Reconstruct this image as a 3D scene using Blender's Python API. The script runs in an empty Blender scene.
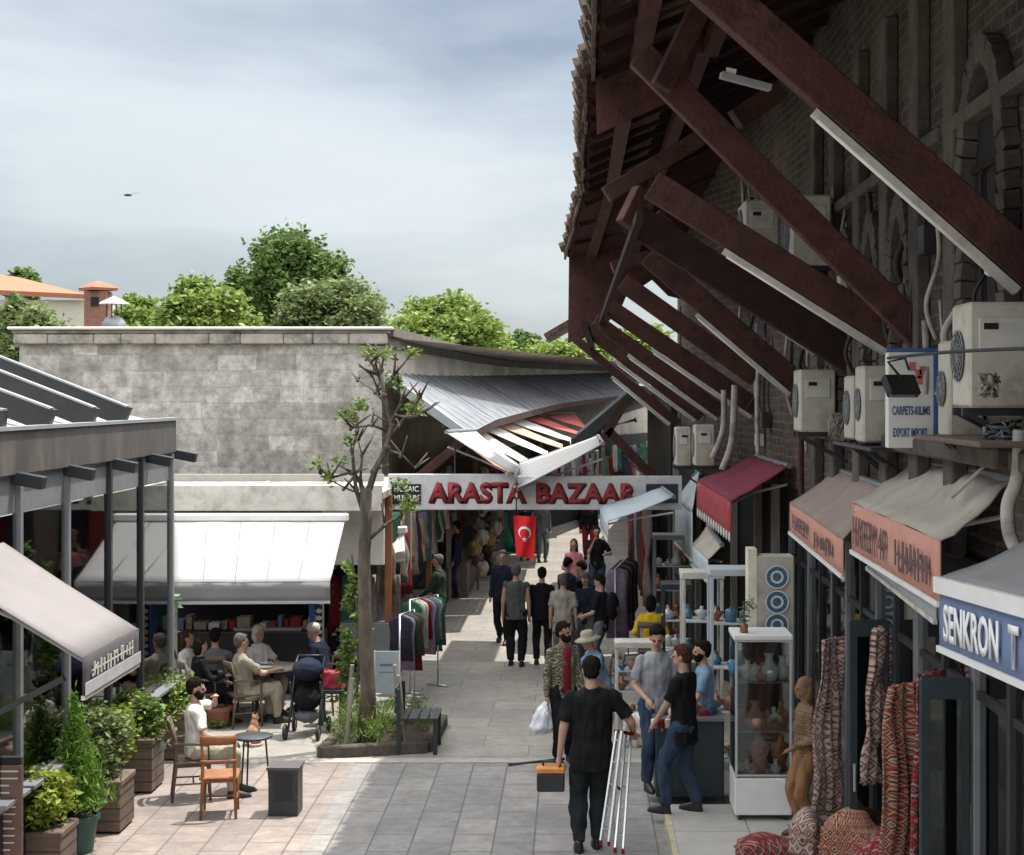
import bpy, bmesh, math, random
import numpy as np
from mathutils import Vector, Matrix, noise as mnoise
R = math.radians
def tdg():
    with bpy.context.temp_override(scene=TS, view_layer=TS.view_layers[0]): d = bpy.context.evaluated_depsgraph_get()
    d.update(); return d
random.seed(7)
SC = bpy.context.scene
COL = SC.collection
TS = bpy.data.scenes.new('workbench')   # scratch scene for evaluating modifiers, removed at the end
# ---------------------------------------------------------------- camera, sky, sun, exposure
F, CX, CY, H = 1600.0, 575.0, 395.0, 4.6
cam_d = bpy.data.cameras.new('camera'); cam = bpy.data.objects.new('camera', cam_d); COL.objects.link(cam)
cam.location = (0, 0, H); cam.rotation_euler = (R(90), 0, 0)
cam_d.sensor_width = 36; cam_d.lens = F/1024*36
cam_d.shift_x = (512-CX)/1024; cam_d.shift_y = (CY-427.5)/1024
cam_d.clip_start = 0.1; cam_d.clip_end = 3000
SC.camera = cam
SC.view_settings.view_transform = 'Standard'; SC.view_settings.look = 'None'
SC.view_settings.exposure = 1.32; SC.view_settings.gamma = 1
SC.view_settings.use_curve_mapping = False
SUN_EL, SUN_AZ = R(70), R(60)
w = bpy.data.worlds.new('World'); SC.world = w; w.use_nodes = True
nt = w.node_tree; N = nt.nodes; L = nt.links
bg = N['Background']; bg.inputs[1].default_value = 0.15
sky = N.new('ShaderNodeTexSky'); sky.sky_type = 'NISHITA'; sky.sun_disc = False
sky.sun_elevation = SUN_EL; sky.sun_rotation = SUN_AZ; sky.air_density = 1.0; sky.dust_density = 2.0
tc = N.new('ShaderNodeTexCoord'); mp = N.new('ShaderNodeMapping'); mp.inputs['Scale'].default_value = (1.6, 1.6, 5.0)
mp.inputs['Location'].default_value = (0.35, 0.2, 0.15)
L.new(tc.outputs['Generated'], mp.inputs[0])
n1 = N.new('ShaderNodeTexNoise'); n1.inputs['Scale'].default_value = 1.9; n1.inputs['Detail'].default_value = 6; n1.inputs['Roughness'].default_value = .52
n1.inputs['Distortion'].default_value = .25
L.new(mp.outputs[0], n1.inputs['Vector'])
cr = N.new('ShaderNodeValToRGB'); e = cr.color_ramp.elements
e[0].position = .36; e[0].color = (.5, .62, .82, 1); e[1].position = .58; e[1].color = (2.3, 2.36, 2.36, 1)
L.new(n1.outputs[0], cr.inputs[0])
# a bank of darker cloud high up, pale bright band at mid height, hazier low down (by true elevation)
sep = N.new('ShaderNodeSeparateXYZ'); L.new(tc.outputs['Generated'], sep.inputs[0])
n2 = N.new('ShaderNodeTexNoise'); n2.inputs['Scale'].default_value = 3.0; n2.inputs['Detail'].default_value = 5
L.new(mp.outputs[0], n2.inputs['Vector'])
ma = N.new('ShaderNodeMath'); ma.operation = 'MULTIPLY_ADD'; ma.inputs[1].default_value = .16
L.new(n2.outputs[0], ma.inputs[0]); L.new(sep.outputs[2], ma.inputs[2])
ma2 = N.new('ShaderNodeMath'); ma2.operation = 'MULTIPLY_ADD'; ma2.inputs[1].default_value = .22
L.new(sep.outputs[0], ma2.inputs[0]); L.new(ma.outputs[0], ma2.inputs[2])
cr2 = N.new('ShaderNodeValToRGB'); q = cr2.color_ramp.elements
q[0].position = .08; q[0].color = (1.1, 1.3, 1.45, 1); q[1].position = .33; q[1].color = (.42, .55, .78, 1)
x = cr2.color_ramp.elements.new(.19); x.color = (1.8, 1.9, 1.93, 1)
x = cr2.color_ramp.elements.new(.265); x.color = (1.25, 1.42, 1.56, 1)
for ps, cc in ((.38, (2.6, 2.9, 3.2)), (.46, (11.0, 11.3, 11.5)), (1, (14, 14.2, 14.3))): x = cr2.color_ramp.elements.new(ps); x.color = (*cc, 1)  # sky beyond the view made far brighter, added fill for the shaded side
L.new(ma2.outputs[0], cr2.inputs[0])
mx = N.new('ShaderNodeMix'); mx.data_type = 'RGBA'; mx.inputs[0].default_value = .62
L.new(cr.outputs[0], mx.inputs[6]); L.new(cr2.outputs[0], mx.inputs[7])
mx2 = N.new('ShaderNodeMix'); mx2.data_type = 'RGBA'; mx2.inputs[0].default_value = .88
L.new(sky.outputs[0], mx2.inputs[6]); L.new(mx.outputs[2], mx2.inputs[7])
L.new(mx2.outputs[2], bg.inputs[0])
sd = bpy.data.lights.new('sun', 'SUN'); sd.energy = 2.6; sd.angle = R(.6); sd.color = (1, .955, .88)
so = bpy.data.objects.new('sun', sd); COL.objects.link(so)
sdir = Vector((-math.sin(SUN_AZ)*math.cos(SUN_EL), -math.cos(SUN_AZ)*math.cos(SUN_EL), -math.sin(SUN_EL)))
so.rotation_euler = sdir.to_track_quat('-Z', 'Y').to_euler(); so.location = (10, 10, 30)

def P(x, y, Y): return Vector(((x-CX)*Y/F, Y, H-(y-CY)*Y/F))
def G(x, y, z=0.0):
    Y = F*(H-z)/(y-CY); return Vector(((x-CX)*Y/F, Y, z))

# ---------------------------------------------------------------- materials
MC = {}
def mat(name, col, rough=.7, metal=0, var=.15, scale=6, bump=0, bscale=40, spec=.5, trans=0, alpha=1, coords='Object', dirt=None, dscale=1.2, stretch=None):
    if name in MC: return MC[name]
    m = bpy.data.materials.new(name); m.use_nodes = True; MC[name] = m
    n = m.node_tree.nodes; l = m.node_tree.links; b = n['Principled BSDF']
    b.inputs['Roughness'].default_value = rough; b.inputs['Metallic'].default_value = metal
    b.inputs['Specular IOR Level'].default_value = spec
    b.inputs['Transmission Weight'].default_value = trans; b.inputs['Alpha'].default_value = alpha
    c = (*col, 1)
    t = n.new('ShaderNodeTexCoord'); src = t.outputs[coords]
    if stretch:
        mpn = n.new('ShaderNodeMapping'); mpn.inputs['Scale'].default_value = stretch; l.new(src, mpn.inputs[0]); src = mpn.outputs[0]
    out = None
    if var:
        ns = n.new('ShaderNodeTexNoise'); ns.inputs['Scale'].default_value = scale; ns.inputs['Detail'].default_value = 6; ns.inputs['Roughness'].default_value = .65
        l.new(src, ns.inputs['Vector'])
        rp = n.new('ShaderNodeValToRGB'); rp.color_ramp.elements[0].position = .3; rp.color_ramp.elements[1].position = .7
        rp.color_ramp.elements[0].color = (*[v*(1-var) for v in col], 1); rp.color_ramp.elements[1].color = (*[min(1, v*(1+var)) for v in col], 1)
        l.new(ns.outputs[0], rp.inputs[0]); out = rp.outputs[0]
        if dirt:
            n3 = n.new('ShaderNodeTexNoise'); n3.inputs['Scale'].default_value = dscale; n3.inputs['Detail'].default_value = 8; n3.inputs['Roughness'].default_value = .7
            l.new(src, n3.inputs['Vector'])
            r3 = n.new('ShaderNodeValToRGB'); r3.color_ramp.elements[0].position = .48; r3.color_ramp.elements[1].position = .68
            l.new(n3.outputs[0], r3.inputs[0])
            mm = n.new('ShaderNodeMix'); mm.data_type = 'RGBA'; mm.inputs[7].default_value = (*dirt, 1)
            l.new(r3.outputs[0], mm.inputs[0]); l.new(out, mm.inputs[6]); out = mm.outputs[2]
        l.new(out, b.inputs['Base Color'])
    else: b.inputs['Base Color'].default_value = c
    if bump:
        nb = n.new('ShaderNodeTexNoise'); nb.inputs['Scale'].default_value = bscale; nb.inputs['Detail'].default_value = 5; l.new(src, nb.inputs['Vector'])
        bp = n.new('ShaderNodeBump'); bp.inputs['Strength'].default_value = bump; bp.inputs['Distance'].default_value = .02
        l.new(nb.outputs[0], bp.inputs['Height']); l.new(bp.outputs[0], b.inputs['Normal'])
    return m
def blocks(name, c1, c2, mortar, bw, bh, axes='XZ', offs=.5, msize=.012, var=.35, rough=.9, stain=(.08, .075, .07), sstr=.6, bump=.5, sscale=.5, squash=1, sfreq=2, warp=0):
    if name in MC: return MC[name]
    m = bpy.data.materials.new(name); m.use_nodes = True; MC[name] = m
    n = m.node_tree.nodes; l = m.node_tree.links; b = n['Principled BSDF']; b.inputs['Roughness'].default_value = rough
    b.inputs['Specular IOR Level'].default_value = .3
    g = n.new('ShaderNodeNewGeometry'); s = n.new('ShaderNodeSeparateXYZ'); l.new(g.outputs['Position'], s.inputs[0])
    cb = n.new('ShaderNodeCombineXYZ'); l.new(s.outputs['XYZ'.index(axes[0])], cb.inputs[0]); l.new(s.outputs['XYZ'.index(axes[1])], cb.inputs[1])
    vec = cb.outputs[0]
    if warp:
        wn = n.new('ShaderNodeTexNoise'); wn.inputs['Scale'].default_value = 1.2; l.new(g.outputs['Position'], wn.inputs['Vector'])
        wm = n.new('ShaderNodeVectorMath'); wm.operation = 'MULTIPLY_ADD'; wm.inputs[1].default_value = (warp, warp, 0)
        l.new(wn.outputs['Color'], wm.inputs[0]); l.new(vec, wm.inputs[2]); vec = wm.outputs[0]
    br = n.new('ShaderNodeTexBrick'); l.new(vec, br.inputs['Vector'])
    br.inputs['Color1'].default_value = (*c1, 1); br.inputs['Color2'].default_value = (*c2, 1); br.inputs['Mortar'].default_value = (*mortar, 1)
    br.inputs['Scale'].default_value = 1; br.inputs['Mortar Size'].default_value = msize; br.inputs['Mortar Smooth'].default_value = .3
    br.inputs['Brick Width'].default_value = bw; br.inputs['Row Height'].default_value = bh; br.offset = offs; br.squash = squash; br.squash_frequency = sfreq
    ns = n.new('ShaderNodeTexNoise'); ns.inputs['Scale'].default_value = 5; ns.inputs['Detail'].default_value = 10; ns.inputs['Roughness'].default_value = .75
    l.new(g.outputs['Position'], ns.inputs['Vector'])
    mr = n.new('ShaderNodeMapRange'); mr.inputs[1].default_value = .3; mr.inputs[2].default_value = .7; mr.inputs[3].default_value = 1-var; mr.inputs[4].default_value = 1+var
    l.new(ns.outputs[0], mr.inputs[0])
    mu = n.new('ShaderNodeMix'); mu.data_type = 'RGBA'; mu.blend_type = 'MULTIPLY'; mu.inputs[0].default_value = 1
    l.new(br.outputs[0], mu.inputs[6]); l.new(mr.outputs[0], mu.inputs[7])
    n3 = n.new('ShaderNodeTexNoise'); n3.inputs['Scale'].default_value = sscale; n3.inputs['Detail'].default_value = 9; n3.inputs['Roughness'].default_value = .7
    l.new(g.outputs['Position'], n3.inputs['Vector'])
    r3 = n.new('ShaderNodeMapRange'); r3.inputs[1].default_value = .45; r3.inputs[2].default_value = .72; r3.inputs[4].default_value = sstr; l.new(n3.outputs[0], r3.inputs[0])
    m2 = n.new('ShaderNodeMix'); m2.data_type = 'RGBA'; m2.inputs[7].default_value = (*stain, 1)
    l.new(r3.outputs[0], m2.inputs[0]); l.new(mu.outputs[2], m2.inputs[6]); l.new(m2.outputs[2], b.inputs['Base Color'])
    bp = n.new('ShaderNodeBump'); bp.inputs['Strength'].default_value = bump; bp.inputs['Distance'].default_value = .03
    sm = n.new('ShaderNodeMath'); sm.operation = 'MULTIPLY_ADD'; sm.inputs[1].default_value = -1.0; l.new(br.outputs['Fac'], sm.inputs[0]); l.new(ns.outputs[0], sm.inputs[2])
    l.new(sm.outputs[0], bp.inputs['Height']); l.new(bp.outputs[0], b.inputs['Normal'])
    return m
def rugmat(name, cols, sc=6):
    """woven kilim: stepped diamonds in bands"""
    if name in MC: return MC[name]
    m = bpy.data.materials.new(name); m.use_nodes = True; MC[name] = m
    n = m.node_tree.nodes; l = m.node_tree.links; b = n['Principled BSDF']; b.inputs['Roughness'].default_value = .95; b.inputs['Specular IOR Level'].default_value = .1
    t = n.new('ShaderNodeTexCoord'); s = n.new('ShaderNodeSeparateXYZ'); l.new(t.outputs['Object'], s.inputs[0])
    def mth(op, a, b_=None, c=None):
        q = n.new('ShaderNodeMath'); q.operation = op
        for i, v in enumerate((a, b_, c)):
            if v is None: continue
            if hasattr(v, 'links'): l.new(v, q.inputs[i])
            else: q.inputs[i].default_value = v
        return q.outputs[0]
    h = mth('ADD', s.outputs[0], s.outputs[1]); ph = mth('PINGPONG', mth('MULTIPLY', h, sc), .5); pz = mth('PINGPONG', mth('MULTIPLY', s.outputs[2], sc*.8), .5)
    bd = n.new('ShaderNodeTexWhiteNoise'); bd.noise_dimensions = '1D'; l.new(mth('FLOOR', mth('MULTIPLY', s.outputs[2], sc*.8)), bd.inputs['W'])
    v = mth('FRACT', mth('ADD', mth('MULTIPLY', mth('ADD', ph, pz), 1.4), bd.outputs[0]))
    rp = n.new('ShaderNodeValToRGB'); rp.color_ramp.interpolation = 'CONSTANT'
    while len(rp.color_ramp.elements) < len(cols): rp.color_ramp.elements.new(.5)
    for i, c in enumerate(cols): rp.color_ramp.elements[i].position = i/len(cols); rp.color_ramp.elements[i].color = (*c, 1)
    l.new(v, rp.inputs[0])
    ns = n.new('ShaderNodeTexNoise'); ns.inputs['Scale'].default_value = 45; l.new(t.outputs['Object'], ns.inputs['Vector'])
    mr = n.new('ShaderNodeMapRange'); mr.inputs[3].default_value = .55; mr.inputs[4].default_value = 1.4; l.new(ns.outputs[0], mr.inputs[0])
    mu = n.new('ShaderNodeMix'); mu.data_type = 'RGBA'; mu.blend_type = 'MULTIPLY'; mu.inputs[0].default_value = 1; l.new(rp.outputs[0], mu.inputs[6]); l.new(mr.outputs[0], mu.inputs[7])
    l.new(mu.outputs[2], b.inputs['Base Color'])
    return m
def leafmat(name, dark, light):
    if name in MC: return MC[name]
    m = bpy.data.materials.new(name); m.use_nodes = True; MC[name] = m
    n = m.node_tree.nodes; l = m.node_tree.links; b = n['Principled BSDF']; b.inputs['Roughness'].default_value = .55
    b.inputs['Specular IOR Level'].default_value = .3
    t = n.new('ShaderNodeTexCoord'); g = n.new('ShaderNodeNewGeometry')
    mm = n.new('ShaderNodeMix'); mm.data_type = 'RGBA'; mm.inputs[6].default_value = (*dark, 1); mm.inputs[7].default_value = (*light, 1)
    l.new(g.outputs['Random Per Island'], mm.inputs[0]); l.new(mm.outputs[2], b.inputs['Base Color'])
    tr = n.new('ShaderNodeBsdfTranslucent'); l.new(mm.outputs[2], tr.inputs[0])
    ms = n.new('ShaderNodeMixShader'); ms.inputs[0].default_value = .35
    l.new(b.outputs[0], ms.inputs[1]); l.new(tr.outputs[0], ms.inputs[2]); l.new(ms.outputs[0], n['Material Output'].inputs[0])
    return m
def glass(name, tint=(.8, .9, .9), a=.25, rough=.03):
    if name in MC: return MC[name]
    m = bpy.data.materials.new(name); m.use_nodes = True; MC[name] = m
    n = m.node_tree.nodes; l = m.node_tree.links
    for x in list(n):
        if x.type == 'BSDF_PRINCIPLED': n.remove(x)
    tr = n.new('ShaderNodeBsdfTransparent'); tr.inputs[0].default_value = (*tint, 1)
    gl = n.new('ShaderNodeBsdfGlossy'); gl.inputs['Roughness'].default_value = rough
    fr = n.new('ShaderNodeFresnel'); fr.inputs[0].default_value = 1.5
    ad = n.new('ShaderNodeMath'); ad.operation = 'ADD'; ad.inputs[1].default_value = a*.25; l.new(fr.outputs[0], ad.inputs[0])
    ms = n.new('ShaderNodeMixShader'); l.new(ad.outputs[0], ms.inputs[0]); l.new(tr.outputs[0], ms.inputs[1]); l.new(gl.outputs[0], ms.inputs[2])
    l.new(ms.outputs[0], n['Material Output'].inputs[0])
    return m
def stripes(name, c1, c2, axis='X', sc=1.2, rough=.8):
    if name in MC: return MC[name]
    m = bpy.data.materials.new(name); m.use_nodes = True; MC[name] = m
    n = m.node_tree.nodes; l = m.node_tree.links; b = n['Principled BSDF']; b.inputs['Roughness'].default_value = rough
    t = n.new('ShaderNodeTexCoord'); wv = n.new('ShaderNodeTexWave'); wv.bands_direction = axis; wv.inputs['Scale'].default_value = sc
    l.new(t.outputs['Object'], wv.inputs['Vector'])
    rp = n.new('ShaderNodeValToRGB'); rp.color_ramp.elements[0].position = .48; rp.color_ramp.elements[1].position = .55
    rp.color_ramp.elements[0].color = (*c1, 1); rp.color_ramp.elements[1].color = (*c2, 1)
    l.new(wv.outputs['Fac'], rp.inputs[0]); l.new(rp.outputs[0], b.inputs['Base Color'])
    return m

# ---------------------------------------------------------------- object helpers
def tag(o, label=None, cat=None, group=None, kind=None):
    if label: o['label'] = label
    if cat: o['category'] = cat
    if group: o['group'] = group
    if kind: o['kind'] = kind
    return o
def thing(name, label, cat, loc=(0, 0, 0), rotz=0, group=None):
    o = bpy.data.objects.new(name, None); COL.objects.link(o); o.location = loc; o.rotation_euler = (0, 0, rotz)
    o.empty_display_size = .1
    return tag(o, label, cat, group)
def wloc(o):
    v = Vector((0, 0, 0))
    while o: v += Vector(o.location); o = o.parent
    return v
def kids(o): return [c for c in bpy.data.objects if c.parent == o]
def dup(root, loc, rotz=None, label=None, scale=None):
    ch = {}
    for c in bpy.data.objects: ch.setdefault(c.parent, []).append(c)
    def rec(o, par):
        c = o.copy(); COL.objects.link(c)
        if par: c.parent = par
        for k in ch.get(o, []): rec(k, c)
        return c
    r = rec(root, None); r.location = loc
    if rotz is not None: r.rotation_euler = (0, 0, rotz)
    if label: r['label'] = label
    if scale: r.scale = scale if hasattr(scale, '__len__') else (scale,)*3
    return r
class MB:
    def __init__(s): s.v = []; s.f = []; s.m = []; s.k = 0
    def mat(s, k): s.k = k; return s
    def add(s, vs, fs):
        b = len(s.v); s.v += [tuple(v) for v in vs]
        for f in fs: s.f.append([i+b for i in f]); s.m.append(s.k)
        return s
    def box(s, c, d, rz=0, rx=0, ry=0):
        M = Matrix.Rotation(rz, 3, 'Z') @ Matrix.Rotation(ry, 3, 'Y') @ Matrix.Rotation(rx, 3, 'X')
        c = Vector(c); vs = [c + M @ Vector((x*d[0]/2, y*d[1]/2, z*d[2]/2)) for x in (-1, 1) for y in (-1, 1) for z in (-1, 1)]
        return s.add(vs, [(0, 1, 3, 2), (4, 6, 7, 5), (0, 4, 5, 1), (2, 3, 7, 6), (0, 2, 6, 4), (1, 5, 7, 3)])
    def bb(s, x0, x1, y0, y1, z0, z1): return s.box(((x0+x1)/2, (y0+y1)/2, (z0+z1)/2), (abs(x1-x0), abs(y1-y0), abs(z1-z0)))
    def beam(s, a, b, w, h, up=(0, 0, 1)):
        a = Vector(a); b = Vector(b); d = (b-a).normalized(); up = Vector(up)
        if abs(d.dot(up)) > .98: up = Vector((0, 1, 0))
        x = d.cross(up).normalized(); z = x.cross(d)
        vs = [p + x*i*w/2 + z*j*h/2 for p in (a, b) for i, j in ((-1, -1), (1, -1), (1, 1), (-1, 1))]
        return s.add(vs, [(0, 1, 2, 3), (7, 6, 5, 4), (0, 4, 5, 1), (1, 5, 6, 2), (2, 6, 7, 3), (3, 7, 4, 0)])
    def tube(s, pts, r, n=8, cap=True):
        pts = [Vector(p) for p in pts]; rs = r if hasattr(r, '__len__') else [r]*len(pts); vs = []; fs = []
        x = None
        for i, p in enumerate(pts):
            d = (pts[min(i+1, len(pts)-1)] - pts[max(i-1, 0)])
            d = d.normalized() if d.length > 1e-9 else Vector((0, 0, 1))
            if x is None:
                up = Vector((0, 0, 1)) if abs(d.z) < .9 else Vector((0, 1, 0))
                x = d.cross(up).normalized()
            else: x = (x - d*x.dot(d)).normalized()
            y = x.cross(d)
            for k in range(n):
                a = 2*math.pi*k/n; vs.append(p + (x*math.cos(a)+y*math.sin(a))*rs[i])
        for i in range(len(pts)-1):
            for k in range(n):
                fs.append((i*n+k, i*n+(k+1) % n, (i+1)*n+(k+1) % n, (i+1)*n+k))
        if cap: fs += [tuple(range(n))[::-1], tuple((len(pts)-1)*n+k for k in range(n))]
        return s.add(vs, fs)
    def lathe(s, c, prof, n=16, axis=None):
        c = Vector(c); pr = [(max(r, .0005), z) for r, z in prof]; vs = []; fs = []
        for r, z in pr:
            for k in range(n):
                a = 2*math.pi*k/n; vs.append(c+Vector((r*math.cos(a), r*math.sin(a), z)))
        for i in range(len(pr)-1):
            for k in range(n): fs.append((i*n+k, i*n+(k+1) % n, (i+1)*n+(k+1) % n, (i+1)*n+k))
        fs += [tuple(range(n))[::-1], tuple((len(pr)-1)*n+k for k in range(n))]
        return s.add(vs, fs)
    def ell(s, c, r, n=10, m=7, M=None):
        c = Vector(c); r = (r,)*3 if not hasattr(r, '__len__') else r; vs = []; fs = []
        for i in range(m+1):
            t = math.pi*i/m
            for k in range(n):
                a = 2*math.pi*k/n
                v = Vector((r[0]*max(math.sin(t), .001)*math.cos(a), r[1]*max(math.sin(t), .001)*math.sin(a), -r[2]*math.cos(t)))
                vs.append(c + (M @ v if M else v))
        for i in range(m):
            for k in range(n): fs.append((i*n+k, i*n+(k+1) % n, (i+1)*n+(k+1) % n, (i+1)*n+k))
        fs += [tuple(range(n))[::-1], tuple(m*n+k for k in range(n))]
        return s.add(vs, fs)
    def rings(s, rg):   # closed loft through equal-length rings
        n = len(rg[0]); vs = [v for r in rg for v in r]; fs = []
        for i in range(len(rg)-1):
            for k in range(n): fs.append((i*n+k, i*n+(k+1) % n, (i+1)*n+(k+1) % n, (i+1)*n+k))
        fs += [tuple(range(n))[::-1], tuple((len(rg)-1)*n+k for k in range(n))]
        return s.add(vs, fs)
    def slab(s, pts, t):   # polygon given thickness t along its own normal
        pts = [Vector(p) for p in pts]; nrm = (pts[1]-pts[0]).cross(pts[2]-pts[0]).normalized()*t; n = len(pts)
        fs = [tuple(range(n))[::-1], tuple(range(n, 2*n))]+[(i, (i+1) % n, n+(i+1) % n, n+i) for i in range(n)]
        return s.add(pts+[p+nrm for p in pts], fs)
    def sheet(s, A, B, C, D, t=.01, nu=10, nv=6, sag=0, wr=0, seed=0):   # wavy cloth A-B-C-D, closed
        A, B, C, D = map(Vector, (A, B, C, D)); nrm = (B-A).cross(D-A).normalized(); vs = []; fs = []
        for side in (0, 1):
            for j in range(nv+1):
                for i in range(nu+1):
                    u = i/nu; v = j/nv; p = A*(1-u)*(1-v)+B*u*(1-v)+C*u*v+D*(1-u)*v
                    p = p - Vector((0, 0, sag*4*v*(1-v)*(.6+.4*math.sin(math.pi*u)))) + nrm*(wr*mnoise.noise(Vector((u*6+seed, v*3, seed))) + side*t)
                    vs.append(p)
        k = (nu+1)*(nv+1)
        for j in range(nv):
            for i in range(nu):
                a = j*(nu+1)+i; fs.append((a, a+nu+1, a+nu+2, a+1)); fs.append((k+a, k+a+1, k+a+nu+2, k+a+nu+1))
        for i in range(nu):
            fs.append((i, i+1, k+i+1, k+i)); a = nv*(nu+1)+i; fs.append((a, k+a, k+a+1, a+1))
        for j in range(nv):
            a = j*(nu+1); fs.append((a, k+a, k+a+nu+1, a+nu+1)); a += nu; fs.append((a, a+nu+1, k+a+nu+1, k+a))
        return s.add(vs, fs)
    def build(s, name, mats, parent=None, smooth=False, bevel=0):
        off = wloc(parent) if parent else Vector((0, 0, 0))
        me = bpy.data.meshes.new(name)
        me.from_pydata([(v[0]-off.x, v[1]-off.y, v[2]-off.z) for v in s.v], [], s.f)
        for m in (mats if isinstance(mats, (list, tuple)) else [mats]): me.materials.append(m)
        me.polygons.foreach_set('material_index', s.m)
        if smooth: me.polygons.foreach_set('use_smooth', [True]*len(me.polygons))
        me.update()
        o = bpy.data.objects.new(name, me); COL.objects.link(o)
        if parent: o.parent = parent
        if bevel:
            b = o.modifiers.new('bevel', 'BEVEL'); b.width = bevel; b.segments = 1; b.limit_method = 'ANGLE'
        return o
def text(s, name, m, parent, origin, u, v, width, height, off=.015, thick=.004, label=None, spacing=1.0):
    """lettering laid on the plane origin + a*u + b*v, fitted to width x height"""
    c = bpy.data.curves.new(name, 'FONT'); c.body = s; c.size = 1; c.offset = off; c.extrude = 0; c.resolution_u = 3; c.space_character = spacing
    t = bpy.data.objects.new('tmp', c); TS.collection.objects.link(t)
    dg = tdg()
    me = bpy.data.meshes.new_from_object(t.evaluated_get(dg)); bpy.data.objects.remove(t); bpy.data.curves.remove(c)
    co = np.array([x.co[:] for x in me.vertices]); mn = co.min(0); mxx = co.max(0)
    u = Vector(u).normalized(); v = Vector(v).normalized(); nn = u.cross(v); o3 = Vector(origin); offp = wloc(parent) if parent else Vector((0, 0, 0))
    for x in me.vertices:
        a = (x.co.x-mn[0])/(mxx[0]-mn[0])*width; b = (x.co.y-mn[1])/(mxx[1]-mn[1])*height
        x.co = o3 + u*a + v*b - offp
    me.materials.clear(); me.materials.append(m); me.name = name
    bm = bmesh.new(); bm.from_mesh(me)
    r = bmesh.ops.extrude_face_region(bm, geom=bm.faces[:])
    for g_ in r['geom']:
        if isinstance(g_, bmesh.types.BMVert): g_.co += nn*thick
    bm.to_mesh(me); bm.free()
    o = bpy.data.objects.new(name, me); COL.objects.link(o)
    if parent: o.parent = parent
    return o
def remesh(mb, name, mats, parent, vox=.015, smooth=True, wr=0, wscale=14, seed=0, deform=None):
    me = bpy.data.meshes.new('tmp'); me.from_pydata(mb.v, [], mb.f); me.update()
    t = bpy.data.objects.new('tmp', me); TS.collection.objects.link(t)
    r = t.modifiers.new('r', 'REMESH'); r.mode = 'VOXEL'; r.voxel_size = vox; r.adaptivity = 0
    sm = t.modifiers.new('s', 'SMOOTH'); sm.iterations = 3; sm.factor = .5
    dg = tdg()
    m2 = bpy.data.meshes.new_from_object(t.evaluated_get(dg)); bpy.data.objects.remove(t); bpy.data.meshes.remove(me)
    if wr:
        for i, v in enumerate(m2.vertices):
            v.co += v.normal*wr*mnoise.noise(Vector((v.co.x*wscale+seed, v.co.y*wscale, v.co.z*wscale*.6)))
    if deform:
        for v in m2.vertices: v.co = deform(v.co)
    m2.name = name; m2.materials.clear()
    for m in (mats if isinstance(mats, (list, tuple)) else [mats]): m2.materials.append(m)
    m2.polygons.foreach_set('use_smooth', [smooth]*len(m2.polygons)); m2.update()
    o = bpy.data.objects.new(name, m2); COL.objects.link(o)
    if parent: o.parent = parent
    return o
def leaves(name, m, parent, clumps, n, size, seed=0, flat=.4, aspect=.55, updir=.3):
    """clumps: list of (centre, radii); many small folded leaf faces spread through each clump"""
    rg = np.random.default_rng(seed); vol = np.array([c[1][0]*c[1][1]*c[1][2] for c in clumps])**.75; cnt = np.maximum(1, (vol/vol.sum()*n)).astype(int)
    V = []; 
    off = np.array(wloc(parent)) if parent else np.zeros(3)
    for (c, r), k in zip(clumps, cnt):
        d = rg.normal(size=(k, 3)); d /= np.linalg.norm(d, axis=1)[:, None]
        rad = rg.random(k)**.42; jit = 1+.27*rg.normal(size=k)
        p = np.array(c)+d*np.array(r)*(rad*jit)[:, None]
        a = rg.normal(size=(k, 3)); a[:, 2] *= flat; a /= np.linalg.norm(a, axis=1)[:, None]
        b = np.cross(a, rg.normal(size=(k, 3))+np.array([0, 0, updir])); b /= np.linalg.norm(b, axis=1)[:, None]
        s = size*(.6+.8*rg.random(k))[:, None]
        V.append(np.stack([p-a*s, p-b*s*aspect, p+a*s, p+b*s*aspect], 1))
    V = np.concatenate(V)-off; k = len(V)
    me = bpy.data.meshes.new(name); me.from_pydata(V.reshape(-1, 3).tolist(), [], np.arange(k*4).reshape(k, 4).tolist())
    me.materials.append(m); me.update()
    o = bpy.data.objects.new(name, me); COL.objects.link(o)
    if parent: o.parent = parent
    return o
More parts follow.
